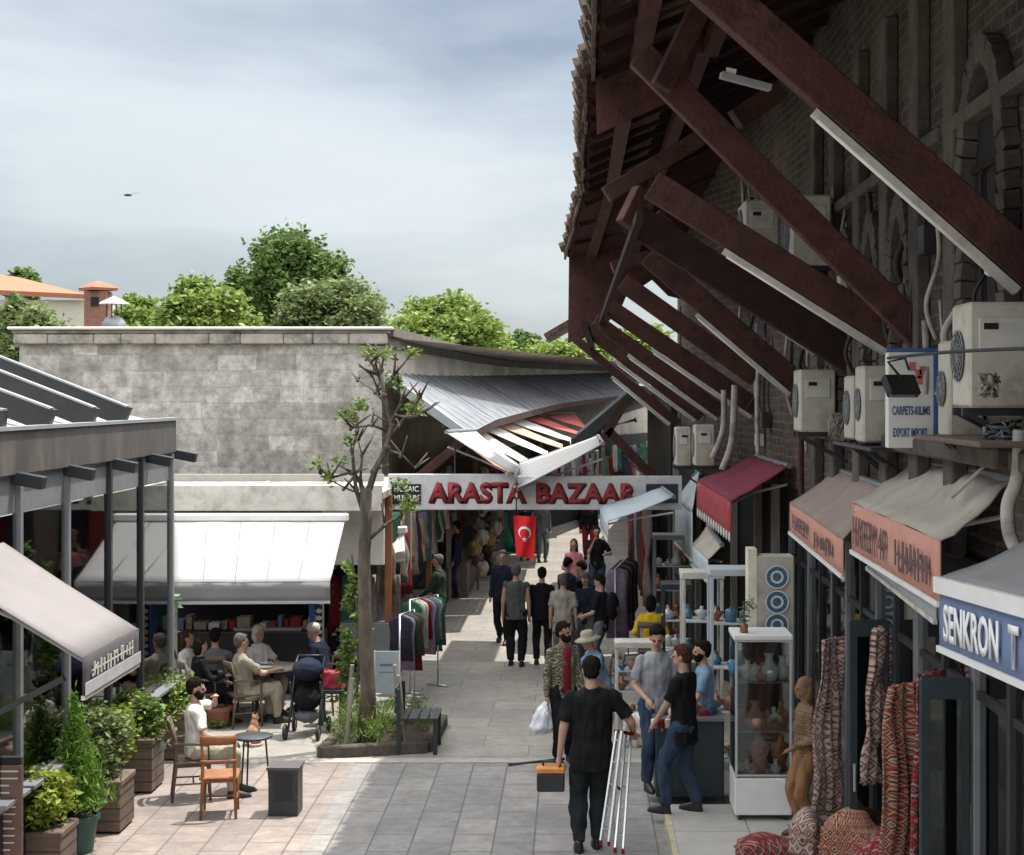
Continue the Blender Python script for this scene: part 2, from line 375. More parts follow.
# ================================================================ palette
M = dict(
 stone=blocks('stone_blocks', (.46, .435, .395), (.27, .255, .23), (.3, .285, .26), .74, .3, 'XZ', .41, .006, .55, sscale=2.2, stain=(.12, .115, .105), sstr=.75, bump=.5, squash=.62, sfreq=3, warp=.09),
 stoneS=blocks('stone_blocks_side', (.42, .39, .33), (.33, .30, .25), (.25, .23, .2), 1.1, .5, 'YZ', .37, .008, .25, sscale=.5, bump=.3),
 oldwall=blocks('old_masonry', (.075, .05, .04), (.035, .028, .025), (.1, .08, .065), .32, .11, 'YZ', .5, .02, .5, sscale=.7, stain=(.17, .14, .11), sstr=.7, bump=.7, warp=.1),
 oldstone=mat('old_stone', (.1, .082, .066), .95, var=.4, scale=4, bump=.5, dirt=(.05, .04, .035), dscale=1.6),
 ledge=mat('ledge_stone', (.33, .3, .26), .9, var=.25, scale=5, bump=.5, dirt=(.09, .085, .08), dscale=2.2),
 ledgetop=mat('ledge_capping', (.62, .6, .55), .9, var=.12, scale=5, bump=.3),
 red_wood=mat('painted_timber', (.08, .034, .027), .75, var=.5, scale=7, bump=.6, bscale=25, dirt=(.035, .017, .014), dscale=3.5, spec=.25),
 dark_wood=mat('old_timber', (.035, .018, .015), .9, var=.35, scale=6, bump=.4, spec=.2),
 boards=blocks('soffit_boards', (.07, .024, .018), (.045, .017, .014), (.012, .008, .008), 3.0, .17, 'XY', .5, .012, .3, sscale=1.2, stain=(.02, .014, .012), sstr=.6, bump=.5),
 tile=mat('old_clay_tile', (.12, .075, .055), .95, var=.45, scale=9, bump=.5, dirt=(.04, .04, .035), dscale=3),
 lead=mat('lead_sheet', (.14, .15, .165), .45, .35, var=.2, scale=3, bump=.15, bscale=6, dirt=(.27, .27, .27), dscale=2),
 zinc=mat('zinc_sheet', (.3, .31, .32), .5, .3, var=.15, scale=2, bump=.1, bscale=5),
 orange_roof=mat('orange_tile', (.32, .12, .065), .9, var=.2, scale=12, bump=.5),
 brick=blocks('brick_tower', (.28, .11, .07), (.2, .08, .055), (.22, .17, .14), .24, .08, 'XZ', .5, .01, .25, sscale=1),
 cream=mat('cream_plaster', (.42, .4, .33), .9, var=.08),
 char=mat('charcoal_metal', (.033, .035, .038), .45, .3, var=.2, scale=5),
 fascia=mat('weathered_fascia', (.1, .09, .085), .5, .3, var=.3, scale=3, dirt=(.17, .15, .125), dscale=2.4, stretch=(1, 1, .35)),
 midgrey=mat('grey_metal', (.2, .21, .22), .5, .3, var=.12),
 ltgrey=mat('pale_grey_metal', (.45, .46, .47), .5, .1, var=.1),
 white=mat('white_paint', (.72, .71, .68), .5, var=.07, scale=5),
 offwhite=mat('aged_white_paint', (.55, .53, .47), .6, var=.15, scale=5, dirt=(.33, .3, .25), dscale=3),
 acwhite=mat('yellowed_plastic', (.5, .47, .39), .55, var=.1, scale=4, dirt=(.3, .25, .19), dscale=2.6),
 black=mat('black_matte', (.012, .012, .013), .6, var=.2),
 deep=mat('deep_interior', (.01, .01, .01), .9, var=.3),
 cav=mat('canvas_white', (.37, .365, .355), .9, var=.05, scale=3),
 cagrey=mat('canvas_grey', (.24, .235, .235), .9, var=.1, scale=3, spec=.1),
 camauve=mat('canvas_mauve_grey', (.23, .21, .208), .9, var=.07, scale=2, spec=.15),
 camaroon=mat('canvas_maroon', (.2, .045, .065), .85, var=.2, scale=3, bump=.2, spec=.1),
 casalmon=mat('canvas_salmon', (.52, .25, .185), .9, var=.16, scale=3, dirt=(.48, .25, .19), dscale=3),
 catan=mat('canvas_tan', (.4, .36, .3), .9, var=.14, scale=2.5, dirt=(.29, .26, .21), dscale=2),
 cabrown=mat('canvas_brown', (.29, .22, .185), .9, var=.14, scale=2.5),
 casky=mat('canvas_pale_blue', (.42, .47, .5), .8, var=.1, scale=3),
 senblue=mat('sign_blue', (.14, .2, .34), .7, var=.1, scale=4),
 lettergrey=mat('faded_letters', (.11, .075, .075), .9, var=.3, scale=20),
 letterwhite=mat('white_letters', (.75, .75, .72), .7, var=.05),
 red=mat('sign_red', (.3, .03, .035), .6, var=.2, scale=8),
 flagred=mat('flag_red', (.62, .012, .016), .8, var=.1),
 wood=mat('varnished_wood', (.26, .1, .035), .5, var=.3, scale=9, stretch=(1, 1, .2)),
 planter=mat('planter_wood', (.13, .09, .07), .7, var=.3, scale=6, stretch=(1, 1, 3), bump=.2),
 greywood=mat('weathered_wood', (.3, .26, .22), .9, var=.25, scale=8, stretch=(1, 1, .2), bump=.3),
 pot=mat('green_pot', (.02, .075, .055), .45, var=.15),
 soil=mat('soil', (.05, .035, .025), 1, var=.4, scale=20),
 terracotta=mat('terracotta', (.25, .1, .055), .8, var=.2),
 bark=mat('bark', (.12, .095, .072), .95, var=.5, scale=9, bump=1.0, bscale=16, stretch=(1, 1, .3), dirt=(.055, .045, .036), dscale=6),
 alu=mat('aluminium', (.55, .56, .57), .35, .7, var=.08),
 cable=mat('cable_black', (.02, .02, .02), .6, var=0),
 pipe=mat('pipe_pale', (.4, .38, .33), .6, var=.2, scale=4, dirt=(.15, .13, .1), dscale=3),
 glass=glass('window_glass', (.55, .62, .62), .35), cglass=glass('clear_glass', (.9, .95, .94), .18),
 leafA=leafmat('leaf_deep', (.035, .075, .018), (.15, .23, .055)), leafB=leafmat('leaf_bright', (.09, .15, .025), (.27, .35, .08)),
 leafC=leafmat('leaf_olive', (.07, .11, .035), (.23, .28, .11)), leafD=leafmat('leaf_yellow', (.09, .16, .02), (.34, .38, .05)),
 leafE=leafmat('leaf_pot', (.05, .1, .02), (.22, .31, .07)), leafG=leafmat('glossy_leaf', (.03, .08, .03), (.2, .3, .17)),
 rugA=rugmat('kilim_red', [(.3, .025, .025), (.3, .22, .17), (.05, .03, .06), (.22, .07, .05), (.14, .02, .03)], 11),
 rugB=rugmat('kilim_cream', [(.42, .34, .28), (.2, .07, .07), (.34, .27, .2), (.12, .05, .07), (.38, .3, .25)], 9),
 rugC=rugmat('kilim_rust', [(.3, .09, .05), (.17, .03, .03), (.42, .22, .12), (.06, .04, .05), (.34, .27, .2)], 13),
)
CLOTH = [mat('cloth_%d' % i, c, .95, var=.3, scale=12, spec=.1) for i, c in enumerate([(.12, .015, .02), (.03, .03, .05), (.25, .22, .2), (.05, .12, .1), (.3, .05, .06), (.15, .12, .1), (.05, .05, .06), (.2, .16, .22), (.03, .09, .06), (.36, .33, .28)])]

# ================================================================ ground
pavm = blocks('paver_grey', (.28, .258, .24), (.2, .19, .182), (.125, .117, .11), .62, .42, 'YX', .5, .012, .3, sscale=.9, stain=(.14, .133, .126), sstr=.6, bump=.15, rough=.8)
pavl = blocks('paver_rose', (.29, .24, .212), (.22, .19, .17), (.135, .117, .105), .62, .42, 'YX', .5, .012, .3, sscale=.9, stain=(.15, .128, .115), sstr=.7, bump=.15, rough=.85)
strm = blocks('street_slab', (.32, .29, .25), (.25, .235, .21), (.17, .158, .142), 1.2, .6, 'XY', .5, .008, .25, sscale=.8, stain=(.165, .152, .14), sstr=.6, bump=.1, rough=.8)
def flat(name, x0, x1, y0, y1, z, m, n=1):
    b = MB(); b.add([(x0, y0, z), (x1, y0, z), (x1, y1, z), (x0, y1, z)], [(0, 1, 2, 3)]); return tag(b.build(name, m), kind='structure')
flat('ground', -900, 900, -60, 2000, -.02, mat('earth', (.16, .15, .12), .95, var=.25, scale=.2))
b = MB(); b.add([(-14, 0, 0), (7, 0, 0), (7, 20.1, 0), (-14, 20.1, 0)], [(0, 1, 2, 3)]); tag(b.build('pavement', pavm), kind='structure')
b = MB(); b.add([(-14, 0, .004), (-2.75, 0, .004), (-2.75, 20.1, .004), (-14, 20.1, .004)], [(0, 1, 2, 3)]); tag(b.build('side_pavement', pavl), kind='structure')
flat('street', -14, 12, 20.1, 95, .0, strm)
b = MB()
for i in range(1): b.bb(-14, 1.2, 19.98, 20.22, -.01, .012)
tag(b.build('kerb_strip', mat('kerb_stone', (.33, .3, .27), .9, var=.2, scale=8)), kind='structure')
stp = blocks('platform_stone', (.42, .4, .37), (.37, .355, .33), (.2, .19, .17), 1.1, .9, 'YX', .5, .01, .15, sscale=.6, stain=(.25, .24, .22), sstr=.6, bump=.1, rough=.75)
b = MB(); b.bb(1.02, 4.5, 4, 17.6, -.02, .10); tag(b.build('shop_platform', stp, bevel=.01), kind='structure')
b = MB(); b.bb(.96, 1.02, 4, 17.6, -.02, .105); tag(b.build('platform_kerb', mat('yellowed_edge', (.42, .38, .25), .9, var=.3, scale=8)), kind='structure')
# far hill of green beyond the roofs
# ================================================================ stone building on the left
WY = 30.0
sb = thing('stone_building', 'long low building of grey stone blocks with a flat roof, left of the street', 'building', (-7, WY, 0))
cor = [(-3.62, WY, 5.82), (-3.45, 36, 5.84), (-2.9, 44, 5.82), (-2.2, 51, 5.8), (-.6, 58, 5.82), (2.0, 66, 5.86), (6, 76, 5.9)]
b = MB(); b.bb(-10.42, -3.62, WY, WY+.5, -.02, 5.55); b.build('front_wall', M['stone'], sb)
b = MB()
vs = []; fs = []
for i, (x, y, z) in enumerate(cor): vs += [(x, y, -.02), (x, y, z-.27), (x-.5, y, z-.27), (x-.5, y, -.02)]
for i in range(len(cor)-1):
    a = i*4
    for k in range(4): fs.append((a+k, a+4+k, a+4+(k+1) % 4, a+(k+1) % 4))
vs[0] = (-3.615, WY+.004, -.02); vs[1] = (-3.615, WY+.004, 5.55)
b.add(vs, fs); b.build('street_wall', M['stoneS'], sb)
b = MB(); rr = random.Random(3)
x = -10.5
while x < -3.5:     # cornice stones, uneven
    wd = rr.uniform(.5, 1.1); x2 = min(x+wd, -3.5)
    b.bb(x, x2-.01, WY-.1-rr.uniform(0, .02), WY+.6, 5.555, 5.74+rr.uniform(-.01, .01)); x = x2
b.bb(-10.55, -3.45, WY-.06, WY+.62, 5.745, 5.82)
b.build('cornice', M['ledge'], sb, bevel=.02)
b = MB(); b.bb(-10.6, -3.4, WY-.16, WY+.8, 5.823, 5.875); b.build('capping', M['ledgetop'], sb, bevel=.015)
b = MB()
for i in range(len(cor)-1):
    p, q = Vector(cor[i]), Vector(cor[i+1]); b.slab([p+Vector((.22, 0, -.12)), q+Vector((.22, 0, -.12)), q+Vector((-.6, 0, -.12)), p+Vector((-.6, 0, -.12))], .17)
    b.slab([p+Vector((.12, 0, -.3)), q+Vector((.12, 0, -.3)), q+Vector((-.4, 0, -.3)), p+Vector((-.4, 0, -.3))], .17)
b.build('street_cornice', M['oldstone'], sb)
b = MB(); b.add([(-10.5, WY+.3, 5.7), (-3.6, WY+.3, 5.7), (6, 76, 5.75), (-14, 76, 5.75)], [(0, 1, 2, 3)]); b.bb(-10.42, -10.0, WY+.5, 60, 0, 5.6); b.build('roof', M['ledge'], sb)
# lean-to metal roof over the left shops
rt = thing('bazaar_roof', 'long grey ribbed metal roof sloping down over the left row of stalls', 'roof', (-2.8, 30, 0))
top = [Vector(v) for v in ((-3.6, 29.9, 4.97), (-3.4, 36, 5.0), (-2.85, 44, 5.08), (-2.15, 51, 5.18), (-.55, 58, 5.3), (2.05, 66, 5.5))]
eav = [Vector(v) for v in ((-1.94, 29.2, 3.86), (-1.82, 36, 4.0), (-1.25, 43.6, 4.14), (-.45, 50.4, 4.32), (1.1, 57, 4.5), (3.6, 64.6, 4.75))]
b = MB(); b2 = MB()
for i in range(5):
    b.slab([top[i], eav[i], eav[i+1], top[i+1]], .05)
    for k in range(1, 7):
        u = k/6; t0 = top[i].lerp(top[i+1], u); e0 = eav[i].lerp(eav[i+1], u)
        b2.beam(t0+Vector((0, 0, .058)), e0+Vector((0, 0, .058)), .03, .025)
b.build('metal_sheet', M['lead'], rt)
b2.build('standing_seams', M['lead'], rt)
b = MB()
for i in range(5): b.beam(eav[i]+Vector((0, 0, -.06)), eav[i+1]+Vector((0, 0, -.06)), .06, .14)
b.build('eave_board', M['dark_wood'], rt)
b = MB(); b.beam(top[0]+Vector((.02, -.03, 0)), eav[0]+Vector((0, -.03, -.02)), .05, .16); b.build('verge_board', M['zinc'], rt)
for (yy, t) in ((29.6, 0), (32.5, .5), (36, 1)):
    k = min(4, int(t)); b = MB(); e0 = eav[k].lerp(eav[k+1], t-k) ; xx = -3.55
    b.beam((xx, yy, 2.55), (e0.x-.15, yy, e0.z-.12), .12, .16); b.build('brace', M['red_wood'], rt)
# ================================================================ left stalls under it (facade of each stall)
XL = lambda Y: float(np.interp(Y, [29, 36, 44, 51, 58, 66, 76], [-3.0, -2.85, -2.3, -1.6, 0.0, 2.6, 6.6]))
rs = random.Random(11)
stall_lab = ['leftmost stall under the lean-to roof, its dark front hung with clothes', 'second stall on the left with an ochre fabric front', 'third stall down the left row with pale posts', 'fourth stall down the left row, mostly dark', 'fifth stall down the left row near the green dress', 'sixth stall on the left, at the start of the bend', 'seventh stall on the left, round the bend', 'last far stall seen beneath the sign at the end of the lane']
fab = [CLOTH[5], mat('ochre_cloth', (.3, .21, .09), .95, var=.25), CLOTH[9], CLOTH[0], CLOTH[2], CLOTH[1]]
ys = [25.6, 28.6, 32, 36, 40.5, 46, 53, 60, 68]
fab += [CLOTH[7], CLOTH[3]]
for i in range(8):
    y0, y1 = ys[i], ys[i+1]; x0, x1 = XL(y0), XL(y1); t = thing('market_stall', stall_lab[i], 'stall', ((x0+x1)/2, y0, 0), group='stalls down the left side of the street')
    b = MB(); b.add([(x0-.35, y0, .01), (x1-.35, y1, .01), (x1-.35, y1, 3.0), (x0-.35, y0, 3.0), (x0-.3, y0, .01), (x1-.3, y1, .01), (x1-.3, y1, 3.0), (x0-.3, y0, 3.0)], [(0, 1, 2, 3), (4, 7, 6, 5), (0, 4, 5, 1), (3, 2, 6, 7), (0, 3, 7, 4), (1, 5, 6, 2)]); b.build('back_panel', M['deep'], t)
    b = MB(); b.bb(x0-.05, x0+.06, y0+.05, y0+.17, 0, 3.0); b.build('post', M['greywood'] if i % 2 else M['wood'], t)
    for k in range(int((y1-y0)/.5)):
        u = (k+.5)/int((y1-y0)/.5); px = x0+(x1-x0)*u; py = y0+(y1-y0)*u; zt = rs.uniform(2.2, 2.7); ln = rs.uniform(.7, 1.3)
        g = MB(); g.sheet((px-.12, py-.16, zt), (px+.04, py+.16, zt), (px+.1, py+.2, zt-ln), (px-.16, py-.2, zt-ln), .05, 6, 6, 0, .08, k+i*7)
        g.build('hanging_cloth', fab[i] if k % 3 == 0 else rs.choice(CLOTH), t, smooth=True)
    b = MB(); b.bb(x0-.28, x0+.12, y0+.3, y1-.3, .0, .75) if i < 3 else b.bb(x1-.28, x1+.1, y0+.3, y1-.3, 0, .75)
    b.build('counter', M['planter'] if i % 2 else CLOTH[6], t, bevel=.02)
# awnings down the left row seen above the sign
def awning(name, label, rear0, rear1, front1, front0, mc, val=.28, mv=None, group=None, sag=.03, arms=True, t=.012, lean=.0, bar=None, cat='awning', seed=0, wr=.015):
    """rear0-rear1 along the wall, front0-front1 the outer edge; 0 is the near end"""
    r0, r1, f1, f0 = map(Vector, (rear0, rear1, front1, front0)); a = thing(name, label, cat, (r0+f1)/2, group=group)
    b = MB(); b.sheet(r0, r1, f1, f0, t, 10, 6, sag, wr, seed); b.build('canopy', mc, a, smooth=True)
    if val:
        v = Vector((0, 0, -val)); o = (f0-r0); o.z = 0; o = o.normalized()*.004
        b = MB(); b.sheet(f0+o, f1+o, f1+o+v, f0+o+v, -.012, 14, 3, 0, .006, seed+3); b.build('valance', mv or mc, a, smooth=True)
        if bar is not False: b = MB(); b.beam(f0+v+o*2, f1+v+o*2, .03, .035); b.build('hem_bar', bar or M['offwhite'], a)
    if arms:
        for k in (.06, .94):
            p = r0.lerp(r1, k)+Vector((0, 0, -.25)); q = f0.lerp(f1, k)+Vector((0, 0, -.05)); m_ = p.lerp(q, .5)+Vector((0, (.25 if k < .5 else -.25)*(r1-r0).length*.5, 0))
            b = MB(); b.tube([p, m_, q], .018, 6); b.build('arm', M['ltgrey'], a)
    b = MB(); b.tube([r0, r1], .035, 8); b.build('roller', M['midgrey'], a)
    return a
aw = [((.42, .2, .12), 'rust orange'), ((.5, .45, .36), 'cream'), ((.62, .6, .55), 'white'), ((.45, .28, .2), 'faded terracotta'), ((.6, .57, .5), 'off white'), ((.5, .09, .08), 'red'), ((.55, .13, .12), 'pinkish red')]
pl = ['nearest', 'second', 'third', 'fourth', 'fifth', 'sixth', 'last']
yy = [31.5, 34, 36.8, 39.5, 43, 47, 52]
for i, (c, nm) in enumerate(aw):
    Y = yy[i]; y1 = Y+2.4+i*.3
    xe = (CX-[70, 52, 30, 14, 5, -5, -12][i]-CX)*Y/F
    awning('stall_awning', '%s awning above the sign, %s of those tilted over the left stalls' % (nm, pl[i]), (XL(Y)+.35, Y, 3.98), (XL(y1)+.4, y1, 3.98), (xe+.0, y1, 3.08+i*.07), (xe, Y, 3.08+i*.07), mat('awn%d' % i, c, .9, var=.1), .3, group='awnings over the left row of stalls', arms=False, seed=i)
# folded brown parasol-like brace cloths at the head of the row
# ================================================================ right: old masonry building with deep timber eaves
hb = thing('old_bazaar_building', 'tall old masonry building on the right with deep red timber eaves', 'building', (3.4, 14, 0))
WX = [(2, 2.9), (19, 2.9), (22, 2.75), (24.6, 2.7), (25, 2.6), (27, 2.13), (28.9, 1.85)]
ztop = lambda Y: 9.3 if Y <= 25 else 9.15-(Y-25)*.46
def wx(Y):
    for (a, p), (b_, q) in zip(WX, WX[1:]):
        if Y <= b_: return p+(q-p)*(Y-a)/(b_-a)
    return WX[-1][1]
b = MB()
for (a, p), (c, q) in zip(WX, WX[1:]):
    for z0 in (3.4,):
        b.add([(p, a, z0), (q, c, z0), (q, c, ztop(c)), (p, a, ztop(a)), (p+.5, a, z0), (q+.5, c, z0), (q+.5, c, ztop(c)), (p+.5, a, ztop(a))], [(3, 2, 1, 0), (4, 5, 6, 7), (0, 1, 5, 4), (2, 3, 7, 6), (0, 4, 7, 3), (1, 2, 6, 5)])
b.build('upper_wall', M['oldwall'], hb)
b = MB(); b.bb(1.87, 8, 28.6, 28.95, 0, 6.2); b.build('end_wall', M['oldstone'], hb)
# pilasters, string courses, window recesses above the awnings
b = MB(); rr = random.Random(5)
for Y in (9.6, 11.95, 13.2, 14.5, 15.9, 17.4, 18.8): b.bb(2.78, 2.9, Y-.16, Y+.16, 3.4, 8.0)
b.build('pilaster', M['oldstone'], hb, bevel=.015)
b = MB()
for a, c in ((2, 10), (10.3, 19)): b.bb(2.7, 2.9, a, c, 4.12, 4.26)
for a, c in ((2, 12.1), (12.2, 19)): b.bb(2.76, 2.9, a, c, 6.55, 6.66)
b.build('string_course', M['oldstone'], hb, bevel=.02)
def arch(Yc, wd, z0, zs, zt, pane):
    n = 12; pts = [(-wd/2, z0), (-wd/2, zs)]
    for k in range(1, n):
        u = -1+2*k/n; pts.append((u*wd/2, zs+(zt-zs)*(1-abs(u)**1.9)**.62))
    pts += [(wd/2, zs), (wd/2, z0)]
    m_ = MB(); m_.slab([(2.884, Yc+y, z) for y, z in pts], -.012); o = m_.build('window', pane, hb)
    f = MB()
    for (y0, z0_), (y1, z1_) in zip(pts, pts[1:]):
        L_ = math.hypot(y1-y0, z1_-z0_); k = max(1, int(L_/.12))
        for j in range(k):
            ya, za = y0+(y1-y0)*(j+.04)/k, z0_+(z1_-z0_)*(j+.04)/k; yb, zb = y0+(y1-y0)*(j+.93)/k, z0_+(z1_-z0_)*(j+.93)/k
            f.beam((2.83+rr.uniform(0, .02), Yc+ya, za), (2.83, Yc+yb, zb), .2, .11, up=(1, 0, 0))
    f.build('arch_surround', M['oldstone'], o)
    f = MB()
    for u in (-.17, .17): f.bb(2.85, 2.868, Yc+u*wd-.02, Yc+u*wd+.02, z0, zs)
    for z in (z0+.02, (z0+zs)/2, zs): f.bb(2.85, 2.87, Yc-wd/2, Yc+wd/2, z-.02, z+.02)
    f.build('glazing_bar', M['dark_wood'], o)
arch(11.05, 1.15, 4.9, 6.2, 7.0, M['deep'])
arch(8.6, 1.2, 4.9, 6.2, 7.0, M['deep'])
for Yc in (13.85, 15.2, 16.65, 18.1, 20.4): arch(Yc, .72, 4.4, 5.7, 6.25, M['deep'])
# eaves in three lengths
segs = [(3.0, 16.0, .2, 7.86, 9.15, .2, 7.86, 9.15), (15.95, 25.0, .14, 7.8, 9.05, .14, 7.8, 9.05), (24.95, 28.3, .12, 7.74, 9.0, -.14, 7.08, 7.45)]
for i, (y0, y1, x0, z0, z1, x0b, z0b, z1b) in enumerate(segs):
    E_ = lambda Y, dx=0, dz=0: ((x0+(x0b-x0)*(Y-y0)/(y1-y0))+dx, Y, (z0+(z0b-z0)*(Y-y0)/(y1-y0))+dz)
    ZI = lambda Y: z1+(z1b-z1)*(Y-y0)/(y1-y0)
    x1a, x1b = wx(y0)+.1, wx(y1)+.1
    b = MB(); b.slab([(x0, y0, z0), (x0b, y1, z0b), (x1b, y1, z1b), (x1a, y0, z1)], .05); sf = b.build('soffit', M['boards'], hb)
    r = MB(); Y = y0+.3
    while Y < y1: r.beam(E_(Y, .05, -.06), (wx(Y), Y, ZI(Y)-.12), .09, .13); Y += 1.05
    r.build('rafter', M['dark_wood'], sf)
    r = MB(); Y = y0
    while Y < y1:      # ends of the roof tiles, ragged
        dx = rr.uniform(-.05, .03); dz = rr.uniform(-.03, .04)
        r.tube([E_(Y, -.1+dx, .04+dz), E_(Y, .9, .04+dz+.38)], [.085+rr.uniform(0, .03), .09], 7); Y += .19
    r.build('roof_tile', M['tile'], hb)
    r = MB(); Y = y0
    while Y < y1:
        l_ = rr.uniform(.8, 1.8); e_ = min(Y+l_, y1); r.beam(E_(Y, -.02+rr.uniform(-.03, .01), -.02), E_(e_-.02, -.02+rr.uniform(-.03, .01), -.02+rr.uniform(-.03, .03)), .035, .17); Y = e_
    r.build('eave_board', M['tile'], hb)
    r = MB(); r.beam(E_(y0, .42, .02), E_(y1-.05, .42, .0), .16, .2); r.beam(E_(y0, 1.15, .3), E_(y1-.05, 1.15, .2 if i < 2 else -.05), .14, .18)
    r.build('purlin', M['red_wood'], hb)
# boarded panels closing the ends of the eaves
def board_panel(pts, Y, name='boarded_panel'):
    b = MB(); b.slab([P(x, y, Y) for x, y in pts], .05); 
    xs = [p[0] for p in pts]
    for x in np.arange(min(xs)+6, min(max(xs), 606), 9): b.beam(P(x, min(p[1] for p in pts)+12, Y-.04), P(x, max(p[1] for p in pts)-14, Y-.04), .015, .02, up=(1, 0, 0))
    return b.build(name, M['red_wood'], hb)
board_panel([(569, 256), (568, 343), (598, 334), (622, 306), (628, 292), (640, 288), (652, 280), (668, 296), (700, 304), (700, 226), (640, 238)], 28.3)
b = MB(); b.slab([(.22, 16.0, 7.2), (1.0, 16.0, 7.55), (1.4, 16.0, 8.5), (.2, 16.0, 7.9)], .05); b.build('gable_panel', M['red_wood'], hb)
# slipped lower canopy at the end
b = MB(); b.slab([P(545, 337, 28.6), P(608, 300, 28.6), P(606, 312, 31), P(549, 343, 31)], .06)
for k in range(7): q = P(547+k*9, 335-k*5.4, 28.55); b.tube([q, q+Vector((.05, 1.2, 0))], .05, 6)
b.build('low_tiled_canopy', M['tile'], hb)
# braces from the wall out to the eaves
def brace(wp, op, Y, w_=.15, h_=.2, m='red_wood', light=None, dy=0):
    a = P(wp[0], wp[1], Y); c = P(op[0], op[1], Y+dy)
    b = MB(); b.beam(a, c, w_, h_); o = b.build('brace', M[m], hb, bevel=.008)
    if light:
        d = (c-a); s_, e_ = light; p = a+d*s_; q = a+d*e_; dn = d.normalized(); up = Vector((0, -1, 0)).cross(dn).normalized()
        if up.z > 0: up = -up
        off = up*(h_/2+.035)+Vector((0, -.02, 0))
        return p+off, q+off, dn
TL = []
HH = 1.0
specs = [  # wall px, outer px, Y, w, h, mat, light span
 ((1040, 278), (690, -30), 10.2, .17, .26, 'red_wood', (.02, .6)),
 ((930, 345), (640, 55), 13.25, .15, .24, 'red_wood', None),
 ((905, 343), (652, 185), 14.4, .15, .26, 'red_wood', (.04, .68)),
 ((858, 362), (632, 218), 16.6, .2, .33, 'dark_wood', None),
 ((836, 352), (668, 235), 17.4, .13, .2, 'dark_wood', (.08, .9)),
 ((798, 384), (648, 255), 20.4, .13, .28, 'red_wood', (.0, .62)),
 ((756, 378), (622, 282), 22.7, .13, .26, 'red_wood', None),
 ((757, 408), (607, 306), 24, .12, .26, 'red_wood', (.0, .66)),
 ((722, 412), (595, 320), 25.4, .12, .22, 'red_wood', (.0, .7)),
 ((702, 416), (586, 329), 26.8, .11, .2, 'red_wood', (.02, .7)),
 ((679, 424), (573, 337), 28.2, .11, .15, 'red_wood', (.05, .6)),
]
for s_ in specs:
    r = brace(s_[0], s_[1], s_[2], s_[3], s_[4], s_[5], s_[6])
    if r: TL.append(r)
# shorter ties and struts among them
for a, c, Y in (((661, 88), (706, -4), 13.0), ((606, 195), (700, 138), 16.2), ((625, 225), (642, 190), 15.8), ((735, 120), (780, 90), 13.5), ((655, 215), (700, 262), 19), ((612, 268), (665, 250), 24)):
    b = MB(); b.beam(P(*a, Y), P(*c, Y+.1), .14, .17); b.build('tie', M['red_wood'], hb, bevel=.008)
b = MB(); b.beam(P(585, 325, 24), P(592, 345, 28.3), .1, .12); b.beam(P(640, 215, 15), P(600, 325, 26), .07, .09); b.build('lower_purlin', M['dark_wood'], hb)
names = ['longest, under the nearest brace at the right edge', 'long, under the second red brace', 'under the dark brace', 'under the brace above the single grey air conditioner', 'under the fifth brace', 'under the sixth brace', 'under the seventh brace', 'short one under the farthest brace']
for i, (p, q, dn) in enumerate(TL):
    t = thing('tube_light', 'pale fluorescent tube lamp %s' % names[min(i, 7)], 'lamp', (p+q)/2, group='tube lamps under the timber braces')
    b = MB(); b.beam(p, q, .09, .05); b.build('housing', M['offwhite'], t)
    b = MB(); b.tube([p+Vector((0, -.02, -.035))+dn*.03, q+Vector((0, -.02, -.035))-dn*.03], .016, 6); b.build('tube', M['white'], t, smooth=True)
t = thing('tube_light', 'short pale lamp fixed level under the boards near the top of the eaves', 'lamp', P(744, 80, 13), group='tube lamps under the timber braces')
b = MB(); b.beam(P(721, 75, 13), P(770, 88, 13.1), .08, .05); b.build('housing', M['ltgrey'], t); b = MB(); b.beam(P(726, 70, 13), P(736, 72, 13), .03, .04); b.build('tube', M['white'], t)

